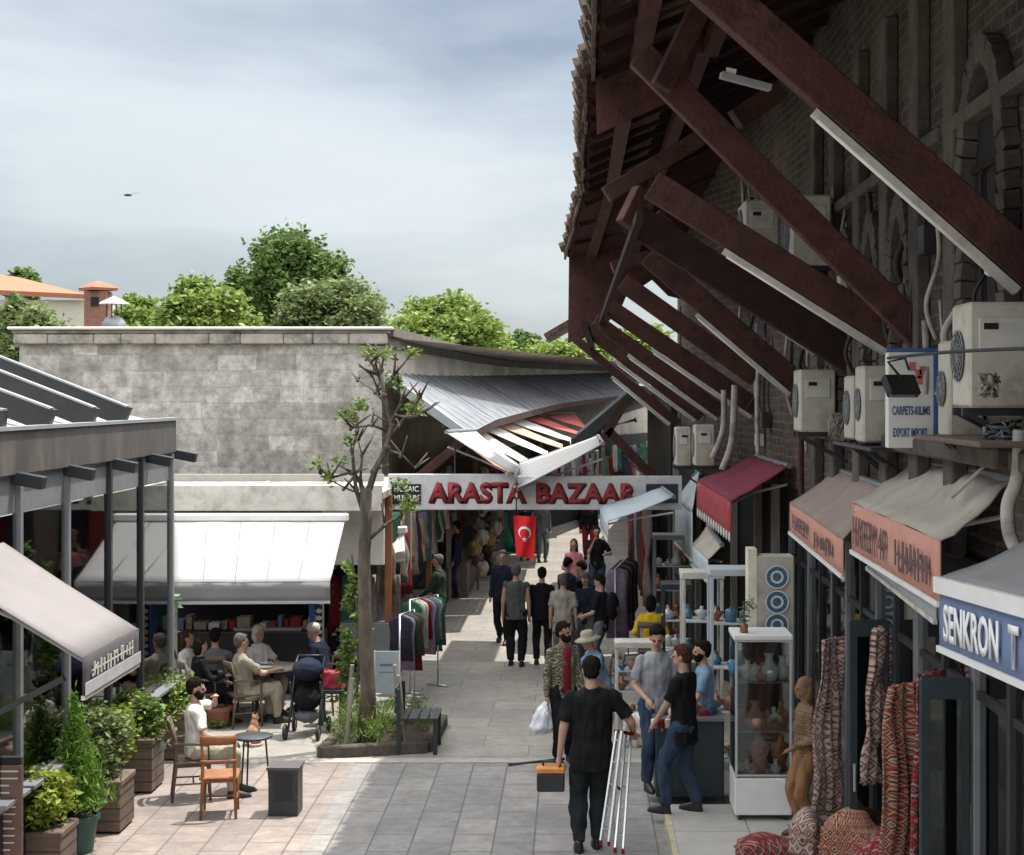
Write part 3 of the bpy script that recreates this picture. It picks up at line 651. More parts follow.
# ---------------------------------------------------------------- shopfronts under the awnings
def shopfront(Y0, Y1, label, door, shade):
    t = thing('shopfront', label, 'shopfront', (2.9, (Y0+Y1)/2, .1), group='glazed shopfronts on the right')
    b = MB()
    b.bb(3.9, 3.95, Y0, Y1, .1, 3.1); b.bb(2.95, 3.95, Y0+.0, Y0+.04, .1, 3.1); b.bb(2.95, 3.95, Y0, Y1, .1, .13); b.build('interior', mat('shop_interior%d' % shade, [(.05, .04, .03), (.035, .045, .05), (.06, .05, .035)][shade], .9, var=.4, scale=3), t)
    b = MB(); b.bb(2.86, 3.0, Y0, Y1, 3.05, 3.42); b.build('fascia_board', M['char'], t, bevel=.01)
    b = MB(); b.bb(2.9, 3.0, Y0, Y1, .1, .42); b.build('stall_riser', M['oldstone'], t, bevel=.01)
    n = max(2, round((Y1-Y0)/.85))
    for k in range(n+1):
        y = Y0+(Y1-Y0)*k/n; b = MB(); b.bb(2.88, 2.98, y-.04, y+.04, .1, 3.05); b.build('mullion', M['char'] if k % 2 else M['midgrey'], t, bevel=.006)
    for k in range(n):
        y = Y0+(Y1-Y0)*k/n; y2 = Y0+(Y1-Y0)*(k+1)/n
        b = MB(); b.bb(2.925, 2.935, y+.045, y2-.045, .425, 2.4); b.build('pane', M['glass'], t)
        b = MB(); b.bb(2.925, 2.935, y+.045, y2-.045, 2.47, 3.04); b.build('transom_pane', M['glass'], t)
        b = MB(); b.bb(2.9, 2.97, y+.045, y2-.045, 2.405, 2.465); b.build('transom', M['char'], t)
    # goods on shelves behind the glass
    b = MB()
    for z in (.8, 1.25, 1.7, 2.15): b.bb(3.35, 3.85, Y0+.1, Y1-.1, z, z+.03)
    sh = b.build('shelf', M['greywood'], t)
    g = random.Random(int(Y0*7)); bs = [MB() for _ in range(3)]
    for z in (.83, 1.28, 1.73, 2.18, .15):
        y = Y0+.15
        while y < Y1-.2:
            w_ = g.uniform(.08, .22); h_ = g.uniform(.12, .36); m_ = bs[g.randrange(3)]
            if g.random() < .5: m_.bb(3.35+g.uniform(0, .1), 3.7, y, y+w_*.85, z+.002, z+h_)
            else: m_.lathe((3.5, y+w_/2, z+.002), [(.3*w_, 0), (.5*w_, h_*.4), (.2*w_, h_*.8), (.25*w_, h_)], 8)
            y += w_+.03
    for k, m_ in enumerate(bs): tag(m_.build('goods', [M['rugC'], M['rugB'], CLOTH[9]][k], t), kind='stuff')
    return t
shopfront(6.2, 9.6, 'shopfront under the blue awning at the right edge, tall pale goods inside', True, 1)
shopfront(9.7, 13.5, 'dark glazed shopfront under the wide tan and salmon awning', True, 0)
shopfront(13.6, 17.9, 'dark green framed shopfront under the brown topped salmon awning', True, 2)
shopfront(18.0, 21.6, 'shopfront behind the plates cabinet beneath the maroon awning', True, 1)
# green-blue door leaves
for (Y, lab) in ((14.6, 'dark shop door standing open beside the hanging runner'), (11.6, 'dark shop door under the tan awning')):
    t = thing('shop_door', lab, 'door', (2.9, Y, .1)); b = MB(); b.bb(2.5, 2.86, Y-.03, Y+.03, .12, 2.55)
    b.build('door_frame', mat('dark_door_paint', (.018, .028, .033), .5, var=.2), t, bevel=.008); b = MB(); b.bb(2.57, 2.79, Y-.035, Y-.032, .5, 2.4); b.build('pane', M['glass'], t)
    b = MB(); b.tube([(2.54, Y-.07, 1.0), (2.54, Y-.07, 1.25)], .012, 6); b.build('handle', M['alu'], t)
# farther stalls on the right (under white canopy), their upper fronts
t = thing('shop_unit', 'row of small shop units beyond the maroon awning with dark open fronts', 'shop', (2.6, 24, 0))
b = MB()
for (a, p), (c, q) in zip([(21.6, 2.85), (24.6, 2.7), (27, 2.13), (28.9, 1.85)], [(24.6, 2.7), (27, 2.13), (28.9, 1.85)]):
    b.add([(p, a, 0), (q, c, 0), (q, c, 3.4), (p, a, 3.4), (p+.3, a, 0), (q+.3, c, 0), (q+.3, c, 3.4), (p+.3, a, 3.4)], [(3, 2, 1, 0), (4, 5, 6, 7), (0, 1, 5, 4), (2, 3, 7, 6), (0, 4, 7, 3), (1, 2, 6, 5)])
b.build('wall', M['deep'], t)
for Y in (21.7, 23.4, 25.2, 27.0, 28.8): b = MB(); b.bb(wx(Y)-.1, wx(Y), Y-.08, Y+.08, 0, 3.4); b.build('post', M['greywood'], t)
b = MB(); b.bb(2.6, 2.9, 21.65, 24.6, 3.4, 3.5); b.build('ledge', M['oldstone'], t)
# ---------------------------------------------------------------- low bazaar on the right, beyond
r2 = thing('bazaar_roof', 'grey ribbed metal roof on the right, tilted down toward the street beyond the tall eaves', 'roof', (.8, 31, 4))
b = MB(); A, B_, C_, D_ = P(577, 439, 29.2), P(640, 386, 29.2), Vector((2.3, 41, 4.85)), Vector((1.05, 41, 4.05))
b.slab([A, B_, C_, D_], .06); b.slab([D_, C_, Vector((4.6, 62, 5.1)), Vector((3.2, 62, 4.3))], .06); b.build('metal_sheet', M['lead'], r2)
b = MB()
for k in range(13):
    u = k/12; b.beam(A.lerp(D_, u)+Vector((0, 0, .09)), B_.lerp(C_, u)+Vector((0, 0, .09)), .05, .05)
b.build('standing_seams', M['zinc'], r2)
b = MB(); b.beam(A+Vector((0, -.04, -.05)), B_+Vector((0, -.04, -.05)), .05, .18); b.beam(A+Vector((-.03, 0, -.05)), D_+Vector((-.03, 0, -.05)), .05, .16); b.build('verge_board', M['char'], r2)
for p, q in (((608, 430), (668, 492)), ((626, 400), (600, 445))): b = MB(); b.beam(P(*p, 29.1), P(*q, 29.1), .13, .16); b.build('brace', M['red_wood'], r2)
lb = thing('bazaar_row', 'low row of stalls on the right, far down the street under the grey metal roof', 'building', (1.9, 36, 0))
b = MB(); pts = [(1.75, 29.2), (1.65, 34), (1.9, 42), (3.2, 54), (6, 68)]
for (x0, y0), (x1, y1) in zip(pts, pts[1:]): b.add([(x0, y0, 0), (x1, y1, 0), (x1, y1, 4.6), (x0, y0, 4.6), (x0+.3, y0, 0), (x1+.3, y1, 0), (x1+.3, y1, 4.6), (x0+.3, y0, 4.6)], [(3, 2, 1, 0), (4, 5, 6, 7), (0, 1, 5, 4), (2, 3, 7, 6), (0, 4, 7, 3), (1, 2, 6, 5)])
b.build('wall', M['deep'], lb)
for i, (Y, c) in enumerate(((30, 5), (31.6, 0), (33.3, 6), (35, 2), (37, 1), (39, 4), (41, 7), (43, 9), (45, 5), (47.5, 0), (50, 6))):
    X = 1.45 if Y < 40 else 1.8; b = MB(); b.sheet((X, Y, 2.5), (X-.05, Y+1.5, 2.5), (X-.05, Y+1.5, .5), (X, Y, .5), .05, 8, 4, 0, .1, i); b.build('hanging_cloth', CLOTH[c], lb, smooth=True)
awning('stall_awning', 'small green awning under the grey metal roof at the far right', (1.4, 37, 4.0), (1.5, 40, 4.0), (.65, 40, 3.75), (.3, 37, 3.85), mat('awngreen', (.02, .2, .12), .8), .15, arms=False)
# stepped old roof seen through the gap
g = thing('stone_house', 'pale stone house far beyond, glimpsed through the gap in the eaves', 'house', (8, 90, 0)); b = MB(); b.bb(2.5, 12, 90, 96, 0, 6.6); b.build('wall', M['stoneS'], g); b = MB(); b.slab([(2.2, 89.5, 6.6), (2.2, 96.5, 6.6), (7, 96.5, 9), (7, 89.5, 9)], .1); b.build('roof', M['ledge'], g)

# ---------------------------------------------------------------- the awnings on the right
Z = Vector
def scrawl(a, m, f0, f1, top, h, u0, u1, n, seed=0, off=.03):
    r_ = random.Random(seed); f0, f1 = Vector(f0), Vector(f1); d = (f0-f1); b = MB(); b.beam(f1+d*u0+Vector((-off, 0, -top-h*.5)), f1+d*u1+Vector((-off, 0, -top-h*.5)), h*.08, .005, up=(1, 0, 0))
    for k in range(n):
        u = u0+(u1-u0)*(k+r_.uniform(0, .4))/n; p = f1+d*u+Vector((-off, 0, -top)); hh = h*r_.uniform(.55, 1); p.z -= r_.uniform(0, h-hh); b.beam(p, p+Vector((0, 0, -hh)), d.length*(u1-u0)/n*r_.uniform(.25, .45), .006, up=(1, 0, 0))
        if r_.random() < .6: q = p+Vector((0, 0, -hh*r_.uniform(0, 1))); b.beam(q, q+d*(u1-u0)/n*.7, h*.16, .006, up=(1, 0, 0))
    b.build('faded_lettering', m, a)
def valtext(a, s, m, f0, f1, top, h, u0, u1, pad=.16, off=.012):
    """lettering on the outer face of a valance; reads from far end to near end (towards the camera)"""
    f0, f1 = Vector(f0), Vector(f1); d = f0-f1; o = f1 + d*u0 + Vector((-.02, 0, -top-h)); text(s, 'lettering', m, a, o, d, (0, 0, 1), d.length*(u1-u0), h, off)
f1, f0 = P(852, 503, 13.9), P(940, 541, 10.55)
aH = awning('shop_awning', 'wide tan topped awning with a salmon valance reading HAREM 49', P(1016, 480, 10.6), P(918, 460, 13.7), f1, f0, M['catan'], .42, M['casalmon'], group='fabric awnings over the right shopfronts', seed=2, wr=.05, sag=.05, bar=M['white'])
valtext(aH, 'HAREM 49', M['lettergrey'], f0, f1, .09, .25, .05, .48, off=0); scrawl(aH, M['lettergrey'], f0, f1, .1, .24, .6, .95, 9, 3)
f1b, f0b = P(790, 503, 17.9), P(843, 540, 14.35)
aO = awning('shop_awning', 'brown topped awning with a shorter salmon valance, left of the HAREM one', P(885, 487, 14.3), P(838, 470, 17.6), f1b, f0b, M['cabrown'], .33, M['casalmon'], group='fabric awnings over the right shopfronts', seed=5, wr=.03, bar=M['white'])
valtext(aO, 'HAREM', M['lettergrey'], f0b, f1b, .08, .16, .1, .42, off=0); scrawl(aO, M['lettergrey'], f0b, f1b, .08, .18, .56, .88, 6, 5)
f1c, f0c = P(940, 579, 9.25), P(1040, 604, 7.3)
aS = awning('shop_awning', 'grey topped awning with a blue valance reading SENKRON at the right edge', P(1140, 548, 7.3), P(1035, 538, 9.2), f1c, f0c, M['cagrey'], .40, M['senblue'], group='fabric awnings over the right shopfronts', seed=8, wr=.02, bar=M['white'])
b = MB(); b.beam(f0c+Z((-.02, 0, -.03)), f1c+Z((-.02, 0, -.03)), .04, .09); b.build('front_rail', M['white'], aS)
valtext(aS, 'SENKRON', M['letterwhite'], f0c, f1c, .13, .21, .09, .68, off=.03); valtext(aS, 'T', M['letterwhite'], f0c, f1c, .13, .21, .77, .86, off=.03)
f1d, f0d = P(697, 481, 24), P(731, 502, 20.5)
aM = awning('shop_awning', 'maroon awning with a scalloped red valance above the glass cabinets', P(789, 466, 20.4), P(756, 456, 24), f1d, f0d, M['camaroon'], .46, mat('valance_red', (.3, .035, .04), .9, var=.25, scale=8), group='fabric awnings over the right shopfronts', seed=4, wr=.03, bar=False)
b = MB()
for k in range(14): p = f0d.lerp(f1d, (k+.5)/14)+Z((-.004, 0, -.46)); b.ell(p, (.012, .12, .07), 8, 5)
b.build('scallop', M['offwhite'], aM)
awning('shop_awning', 'pale blue-grey awning with a long sloping skirt, left of the maroon one', P(700, 470, 26), P(692, 478, 28), P(675, 500, 28.2), P(692, 512, 24.6), M['casky'], .75, M['casky'], group='fabric awnings over the right shopfronts', seed=6)
awning('shop_awning', 'small grey awning hanging below the maroon one', P(722, 545, 22), P(708, 525, 24.5), P(692, 545, 24.6), P(708, 560, 22), M['catan'], .3, M['casky'], group='fabric awnings over the right shopfronts', seed=7)
awning('shop_awning', 'white canvas awning sloping down beside the clothes rails', P(674, 497, 24.6), P(662, 488, 25.8), P(600, 506, 25.8), P(608, 522, 24.6), M['casky'], .3, M['casky'], group='fabric awnings over the right shopfronts', seed=9)
awning('shop_awning', 'dull grey lower awning under the salmon valance of HAREM', P(930, 570, 11.3), P(880, 545, 13.9), P(867, 553, 13.9), P(935, 603, 11.1), M['cagrey'], .13, M['ltgrey'], seed=12, arms=False)
# over the sign: white one from the left, striped from the right
awning('sign_awning', 'white awning tilted over the left half of the bazaar sign', P(446, 432, 25.9), P(475, 430, 28.5), P(520, 465, 28.3), P(514, 473, 25.7), M['cav'], .22, M['cav'], seed=3, arms=True)
awning('sign_awning', 'grey and white striped awning tilted over the right half of the bazaar sign', P(603, 444, 25.7), P(598, 436, 28.3), P(520, 462, 28.3), P(517, 489, 25.7), stripes('awning_stripe', (.55, .53, .5), (.25, .24, .23), 'Y', 1.6), .12, M['cagrey'], seed=13, arms=True)
# ---------------------------------------------------------------- the ARASTA BAZAAR sign
sg = thing('bazaar_sign', 'long pale sign across the street reading ARASTA BAZAAR in red letters', 'sign', P(535, 510, 26))
b = MB(); b.bb(P(388, 0, 26).x, P(516, 0, 26).x, 26, 26.08, P(0, 510, 26).z, P(0, 474, 26).z); b.build('left_panel', mat('sign_white', (.6, .6, .59), .6, var=.08, dirt=(.45, .45, .44), dscale=2), sg, bevel=.01)
b = MB(); b.bb(P(517, 0, 26).x, P(682, 0, 26).x, 26.01, 26.09, P(0, 510, 26).z, P(0, 476, 26).z); b.build('right_panel', MC['sign_white'], sg, bevel=.01)
def stext(s, x0, x1, y0, y1, m, off=.03, Y=25.99, parent=None, th=.012): 
    p = P(x0, y1, Y); return text(s, 'lettering', m, parent or sg, p, (1, 0, 0), (0, 0, 1), (x1-x0)*Y/F, (y1-y0)*Y/F, off, th)
stext('ARASTA', 428, 526, 482, 503, M['red'], .035, th=.006); stext('BAZAAR', 536, 637, 483, 503, M['red'], .035, th=.006)
stext('ARASTA', 429.2, 527.2, 483, 504, M['black'], .055, 25.998, th=.003); stext('BAZAAR', 537.2, 638.2, 484, 504, M['black'], .055, 25.998, th=.003)
b = MB(); b.bb(P(392, 0, 26).x, P(421, 0, 26).x, 25.985, 25.998, P(0, 504, 26).z, P(0, 484, 26).z); b.build('black_plate', M['black'], sg)
stext('MOSAIC', 394, 419, 486, 492, M['letterwhite'], .02, 25.98, th=.003); stext('MUSEUM', 394, 419, 495, 501, M['letterwhite'], .02, 25.98, th=.003)
b = MB(); b.bb(P(646, 0, 26).x, P(678, 0, 26).x, 25.99, 26.005, P(0, 503, 26).z, P(0, 484, 26).z); b.build('dark_plate', mat('navy_plate', (.02, .028, .05), .6), sg)

for x in (388, 455, 600, 680): b = MB(); b.tube([P(x, 474, 26.04), P(x, 440, 26.04)], .015, 6); b.build('hanger', M['char'], sg)
# flag under it
fl = thing('flag', 'red Turkish flag with white crescent and star hanging below the sign', 'flag', P(524, 515, 25.5))
A, B_, C_, D_ = P(513, 516, 25.6), P(536, 516, 25.5), P(534, 560, 25.5), P(516, 555, 25.6)
def fpt(u, v, o=0):
    p = A*(1-u)*(1-v)+B_*u*(1-v)+C_*u*v+D_*(1-u)*v; return p+Vector((0, .05*math.sin(u*7+v*3)-o, 0))
b = MB(); nu, nv = 14, 18; vs = []
for s_ in (0, 1):
    for j in range(nv+1):
        for i in range(nu+1): vs.append(fpt(i/nu, j/nv, -.008*s_))
k = (nu+1)*(nv+1); fs = []
for j in range(nv):
    for i in range(nu): a = j*(nu+1)+i; fs += [(a, a+nu+1, a+nu+2, a+1), (k+a, k+a+1, k+a+nu+2, k+a+nu+1)]
b.add(vs, fs); b.build('cloth', M['flagred'], fl, smooth=True)
def fem(poly, nm):
    b = MB(); b.add([fpt(u, v, .006) for u, v in poly], [tuple(range(len(poly)))]); 
    bm = bmesh.new(); o = b.build(nm, M['letterwhite'], fl); bm.from_mesh(o.data); bmesh.ops.triangulate(bm, faces=bm.faces[:]); bm.to_mesh(o.data); bm.free()
cres = []
for k in range(21): a = R(-140+280*k/20)+R(90); cres.append((.5+.30*math.cos(a), .40-.155*math.sin(a)))
for k in range(20, -1, -1): a = R(-128+256*k/20)+R(90); cres.append((.5+.235*math.cos(a), .425-.122*math.sin(a)))
b = MB()
n_ = 21
vs = [fpt(u, v, .008) for u, v in cres]; fs = [(i, i+1, 2*n_-2-i, 2*n_-1-i) for i in range(n_-1)]
b.add(vs, fs); b.build('crescent', M['letterwhite'], fl)
fem([(.5+(.15 if k % 2 == 0 else .06)*math.sin(R(36*k)), .56-(.075 if k % 2 == 0 else .03)*math.cos(R(36*k))) for k in range(10)], 'star')

# ---------------------------------------------------------------- air conditioners, sign box, lamps, pipes, cables on the right wall
def acunit(label, x, Yn, z, L_=.7, hh=.66, d=.3, grp='air conditioners on the right wall', front='street'):
    t = thing('air_conditioner', label, 'air conditioner', (x+d/2, Yn+L_/2, z), group=grp)
    b = MB(); b.bb(x, x+d, Yn, Yn+L_, z, z+hh); b.build('casing', M['acwhite'], t, bevel=.018)
    yc, zc, r_ = Yn+L_*.58, z+hh*.5, min(L_*.36, hh*.42)
    b = MB(); n = 18
    b.add([(x-.006, yc+r_*math.cos(2*math.pi*k/n), zc+r_*math.sin(2*math.pi*k/n)) for k in range(n)], [tuple(range(n))]); b.build('fan_opening', M['black'], t)
    b = MB()
    for rr_ in (r_, r_*.75, r_*.5, r_*.25): b.tube([(x-.014, yc+rr_*math.cos(2*math.pi*k/16), zc+rr_*math.sin(2*math.pi*k/16)) for k in range(17)], .004, 4)
    for k in range(8): a = math.pi*k/8; b.tube([(x-.016, yc-r_*math.cos(a), zc-r_*math.sin(a)), (x-.016, yc+r_*math.cos(a), zc+r_*math.sin(a))], .003, 4)
    b.build('fan_grille', M['midgrey'], t)
    b = MB(); b.bb(x+.06, x+d-.06, Yn-.012, Yn-.001, z+hh*.55, z+hh*.85); b.build('valve_cover', M['offwhite'], t, bevel=.006)
    b = MB(); b.bb(x+.09, x+.18, Yn-.016, Yn-.012, z+hh*.74, z+hh*.8); b.build('plate', M['dark_wood'], t)
    b = MB(); b.bb(x-.02, x+d+.25, Yn+.08, Yn+.12, z-.05, z-.002); b.bb(x-.02, x+d+.25, Yn+L_-.12, Yn+L_-.08, z-.05, z-.002)
    b.bb(x+.05, x+.09, Yn+.1, Yn+L_-.1, z-.045, z-.01)
    for y in (Yn+.1, Yn+L_-.1): b.beam((x+.02, y, z-.04), (x+d+.2, y, z-.35), .03, .03)
    b.build('bracket', M['char'], t)
    return t
acunit('large nearest air conditioner high at the right edge', 2.45, 9.95, H-(408-CY)*9.9/F, .45, .66, .42)
acunit('air conditioner tucked behind the nearest one, beside the white sign box', 2.63, 11.25, H-(437-CY)*11.25/F, .35, .68, .25)
acunit('narrow air conditioner farthest left of the three by the sign box', P(852, 0, 14.9).x, 14.9, P(0, 440, 14.9).z, .45, .6, .2)
acunit('air conditioner directly left of the white sign box', P(863, 0, 14.1).x, 14.1, P(0, 443, 14.1).z, .4, .68, .3)
acunit('lone square air conditioner on a bracket between awnings', P(800, 0, 16.9).x, 16.9, P(0, 432, 16.9).z, .5, .66, .38)
acunit('small air conditioner near the bazaar sign, left of a pair', P(676, 0, 24.8).x, 24.8, P(0, 466, 24.8).z, .5, .6, .24)
acunit('small air conditioner near the bazaar sign, right of a pair', P(695, 0, 24.2).x, 24.2, P(0, 466, 24.2).z, .5, .62, .3)
acunit('old grey air conditioner in shadow behind the braces, left one', P(745, 0, 17.9).x, 17.9, P(0, 262, 17.9).z, .8, .7, .38)
acunit('old grey air conditioner in shadow behind the braces, right one', P(792, 0, 17.0).x, 17.0, P(0, 265, 17.0).z, .8, .75, .42)
t = thing('sign_box', 'white light box sign reading CARPETS KILIMS EXPORT IMPORT with a blue side', 'sign', P(912, 448, 12.8))
Y = 12.8; xa, xb, za, zb = P(888, 0, Y).x, P(934, 0, Y).x, P(0, 448, Y).z, P(0, 352, Y).z
b = MB(); b.bb(xa, xb, Y, Y+.12, za, zb); b.build('panel', M['white'], t, bevel=.006)
b = MB(); b.bb(xb+.003, xb+.11, Y-.02, Y+.16, za-.02, zb+.03); b.bb(xa-.01, xb, Y+.0, Y+.14, zb+.003, zb+.03); b.build('frame', mat('blue_frame', (.05, .13, .33), .5, var=.1), t)
bl = mat('blue_letters', (.06, .1, .32), .6, var=.1)
for s_, x0, x1, y0, y1, m_ in (('CARPETS-KILIMS', 892, 930, 406, 415, bl), ('EXPORT IMPORT', 893, 927, 428, 437, bl)):
    stext(s_, x0, x1, y0, y1, m_, .02, Y-.002, t, .003)
b = MB(); r_ = random.Random(1)
for k in range(5): c = P(914+r_.uniform(-3, 12), 372+r_.uniform(-6, 12), Y-.004); b.box(c, (.05, .004, .07))
b.build('red_mark', mat('faded_red', (.5, .16, .14), .8), t)
t = thing('flood_lamp', 'black square flood lamp on an arm in front of the white sign box', 'lamp', P(900, 385, 11.5))
b = MB(); c = P(901, 386, 11.5); b.box(c, (.26, .07, .17), rx=R(-35), rz=R(20)); b.build('housing', M['black'], t, bevel=.012)
b = MB(); b.box(c+Vector((-.01, -.04, -.03)), (.2, .01, .12), rx=R(-35), rz=R(20)); b.build('lens', M['midgrey'], t)
b = MB(); b.tube([c+Vector((0, 0, .06)), P(888, 362, 11.5), P(905, 358, 11.5), P(909, 370, 11.5)], .012, 6); b.build('bracket', M['black'], t)
t = thing('bulb', 'small white bulb hanging below the nearest brace', 'lamp', P(994, 272, 10.2)); b = MB(); b.ell(P(992, 272, 10.2), (.05, .04, .03)); b.build('glass_bulb', M['white'], t, smooth=True); b = MB(); b.tube([P(997, 270, 10.2), P(1006, 264, 10.25)], .015, 6); b.build('socket', M['black'], t)
def cable(name, label, pts, r=.012, m='cable', cat='cable'):
    b = MB(); q = [Vector(p) for p in pts]; out = []
    for i in range(len(q)-1):
        p0 = q[max(i-1, 0)]; p1 = q[i]; p2 = q[i+1]; p3 = q[min(i+2, len(q)-1)]
        for k in range(6):
            u = k/6; out.append(.5*((2*p1)+(p2-p0)*u+(2*p0-5*p1+4*p2-p3)*u*u+(3*p1-p0-3*p2+p3)*u**3))
    out.append(q[-1]); b.tube(out, r, 6); return tag(b.build(name, M[m], smooth=True), label, cat)
cable('overhead_cable', 'black cable sagging across the upper right in front of the sign box', [P(888, 358, 11.4), P(950, 352, 10), P(1035, 348, 8.5)], .012)
cable('drain_pipe', 'pale bent pipe running down beside the tan awning', [P(1020, 430, 9.8), P(1018, 475, 9.8), P(1008, 505, 9.9), P(1010, 535, 9.9), P(1022, 560, 9.8)], .045, 'pipe', 'pipe')
cable('support_rod', 'pale slanting rod standing on the tan awning', [P(952, 497, 11.2), P(975, 475, 11), P(1000, 452, 10.7)], .014, 'pipe', 'rod')
cable('drain_pipe', 'dark red downpipe standing left of the brown awning', [P(802, 395, 19.0), P(801, 470, 19.0), P(803, 520, 19.0)], .035, 'red_wood', 'pipe')
cable('drain_pipe', 'pale curved pipe rising by the paired air conditioners', [P(735, 385, 23), P(732, 440, 23), P(722, 470, 23)], .05, 'pipe', 'pipe')
cable('drain_pipe', 'second pale curved pipe just left of the maroon awning', [P(724, 390, 23.6), P(723, 430, 23.6), P(712, 458, 23.6)], .045, 'pipe', 'pipe')
cable('drain_pipe', 'tall pale pipe between the braces and the maroon awning', [P(759, 360, 21), P(757, 400, 21), P(758, 455, 21)], .03, 'pipe', 'pipe')
rr = random.Random(21)
xs_ = [742, 770, 812, 822, 836, 846, 868, 905, 915, 940, 955, 748, 765, 785, 828, 744, 758, 790, 806, 748, 752, 778, 795, 808, 858, 878, 890, 925, 935, 985]
for i in range(30):     # tangled conduits and dead wires on the masonry
    x = xs_[i]; y0 = rr.uniform(150, 330); ln = rr.uniform(80, 170); Y = min(2.82*F/(x-CX), 23)
    cable('wall_cable', None, [P(x, y0, Y), P(x+rr.uniform(-8, 8), y0+ln*.4, Y-.05), P(x+rr.uniform(-14, 14), y0+ln*.75, Y-.08), P(x+rr.uniform(-5, 5), y0+ln, Y)], rr.choice([.012, .02, .03]), rr.choice(['cable', 'pipe', 'pipe', 'cable']))
ordn = [('%d%s' % (k, {1: 'st', 2: 'nd', 3: 'rd'}.get(k % 10 if k//10 != 1 else 0, 'th'))) for k in range(1, 31)]; ordn_ = ['first', 'second', 'third', 'fourth', 'fifth', 'sixth', 'seventh', 'eighth', 'ninth', 'tenth', 'eleventh', 'twelfth', 'thirteenth', 'fourteenth', 'fifteenth', 'sixteenth']
wl = sorted([o for o in bpy.data.objects if o.name.startswith('wall_cable')], key=lambda o: sum(v.co.x/v.co.y for v in o.data.vertices)/len(o.data.vertices))
for i, o in enumerate(wl): tag(o, '%s %s down the old masonry behind the braces, %s from the left' % ('pale' if o.data.materials[0] == M['pipe'] else 'black', 'conduit running' if o.dimensions.x > .2 else 'wire trailing', ordn[i]), 'cable', 'wires on the right wall')
# tangle bundle near the right edge
for j, (cx_, cy_, Y, nm) in enumerate(((1003, 432, 10.0, 'tangled grey cable bundle under the nearest air conditioner'), (990, 385, 9.7, 'pale cable tangle on the side of the nearest air conditioner'), (840, 425, 16.3, 'pale cable tangle beside the lone air conditioner'))):
    b = MB(); r_ = random.Random(j)
    for k in range(12):
        pts = [P(cx_+r_.uniform(-20, 20)*(1 if j == 0 else .6), cy_+r_.uniform(-12, 12), Y+r_.uniform(-.08, .1)) for _ in range(5)]; b.tube(pts, r_.uniform(.006, .014), 5)
    tag(b.build('cable_bundle', M['pipe'] if j else M['midgrey'], smooth=True), nm, 'cable')
b = MB(); b.bb(P(955, 0, 10.2).x, 2.9, 9.6, 11.4, P(0, 446, 10).z, P(0, 440, 10).z); tag(b.build('wall_shelf', M['planter'], bevel=.01), 'rusty board shelf under the nearest air conditioners', 'shelf')
b = MB(); b.bb(P(850, 0, 14.6).x, 2.9, 13.6, 15.6, P(0, 448, 14.6).z, P(0, 444, 14.6).z); tag(b.build('wall_shelf', M['char'], bevel=.01), 'thin metal shelf under the sign box and two air conditioners', 'shelf')

rr = random.Random(31)
for i, (x, y, w_, h_, mm) in enumerate(((742, 300, 10, 16, 'oldstone'), (770, 330, 9, 14, 'midgrey'), (815, 300, 14, 20, 'char'), (842, 280, 12, 10, 'offwhite'), (870, 320, 12, 22, 'char'), (905, 290, 14, 12, 'oldstone'), (925, 240, 16, 30, 'char'), (715, 440, 9, 12, 'offwhite'), (775, 420, 10, 16, 'char'), (752, 425, 8, 10, 'midgrey'))):
    Y = min(2.8*F/(x-CX), 23); c = P(x, y, Y); c.x = wx(Y)-.08; b = MB(); b.box(c, (.12, w_*Y/F*1.6, h_*Y/F)); 
    o = b.build('junction_box', M[mm], bevel=.008); b = MB(); b.tube([c+Vector((-.02, 0, h_*Y/F/2)), c+Vector((-.02, .05, .5)), c+Vector((.05, .1, .9))], .014, 6); p_ = b.build('conduit', M['pipe' if i % 2 else 'cable']); p_.parent = o
    tag(o, '%s wall box on the masonry, %s from the far end, below the braces' % ({'oldstone': 'brownish', 'midgrey': 'grey', 'char': 'dark', 'offwhite': 'pale'}[mm], ['first', 'fourth', 'sixth', 'seventh', 'eighth', 'ninth', 'last', 'second', 'fifth', 'third'][i]), 'electrical box', 'boxes on the right wall')
# ================================================================ left: glazed restaurant with a sloping beam roof
rest = thing('restaurant_pavilion', 'dark metal framed glass restaurant on the left with a weathered fascia', 'building', (-5.6, 16, 0))
FX = -5.2
def zz(px, y): Y = FX*F/(px-CX); return P(px, y, Y).z
b = MB(); b.bb(FX-.02, FX+.03, 10, 20.75, 3.86, 4.27); b.build('fascia', M['fascia'], rest, bevel=.008)
b = MB(); b.bb(FX-.05, FX+.06, 9.9, 20.85, 4.273, 4.31); b.build('fascia_cap', M['zinc'], rest)
b = MB(); b.bb(FX-.06, FX-.03, 10, 20.7, 3.5, 3.855); b.build('lower_fascia', M['midgrey'], rest, bevel=.005)
for i, px in enumerate((176, 150, 113, 68, 16)):
    Y = FX*F/(px-CX); b = MB(); b.beam((FX-.35, Y, 3.9), (FX+.27, Y-.02, 3.78), .11, .12); b.build('beam_end', M['char'], rest, bevel=.006)
for px in (172, 142, 110, 68, 20, -40):
    Y = FX*F/(px-CX); b = MB(); b.bb(FX-.06, FX+.02, Y-.04, Y+.04, .0, 3.86); b.build('post', M['char'] if px % 4 else M['midgrey'], rest, bevel=.005)
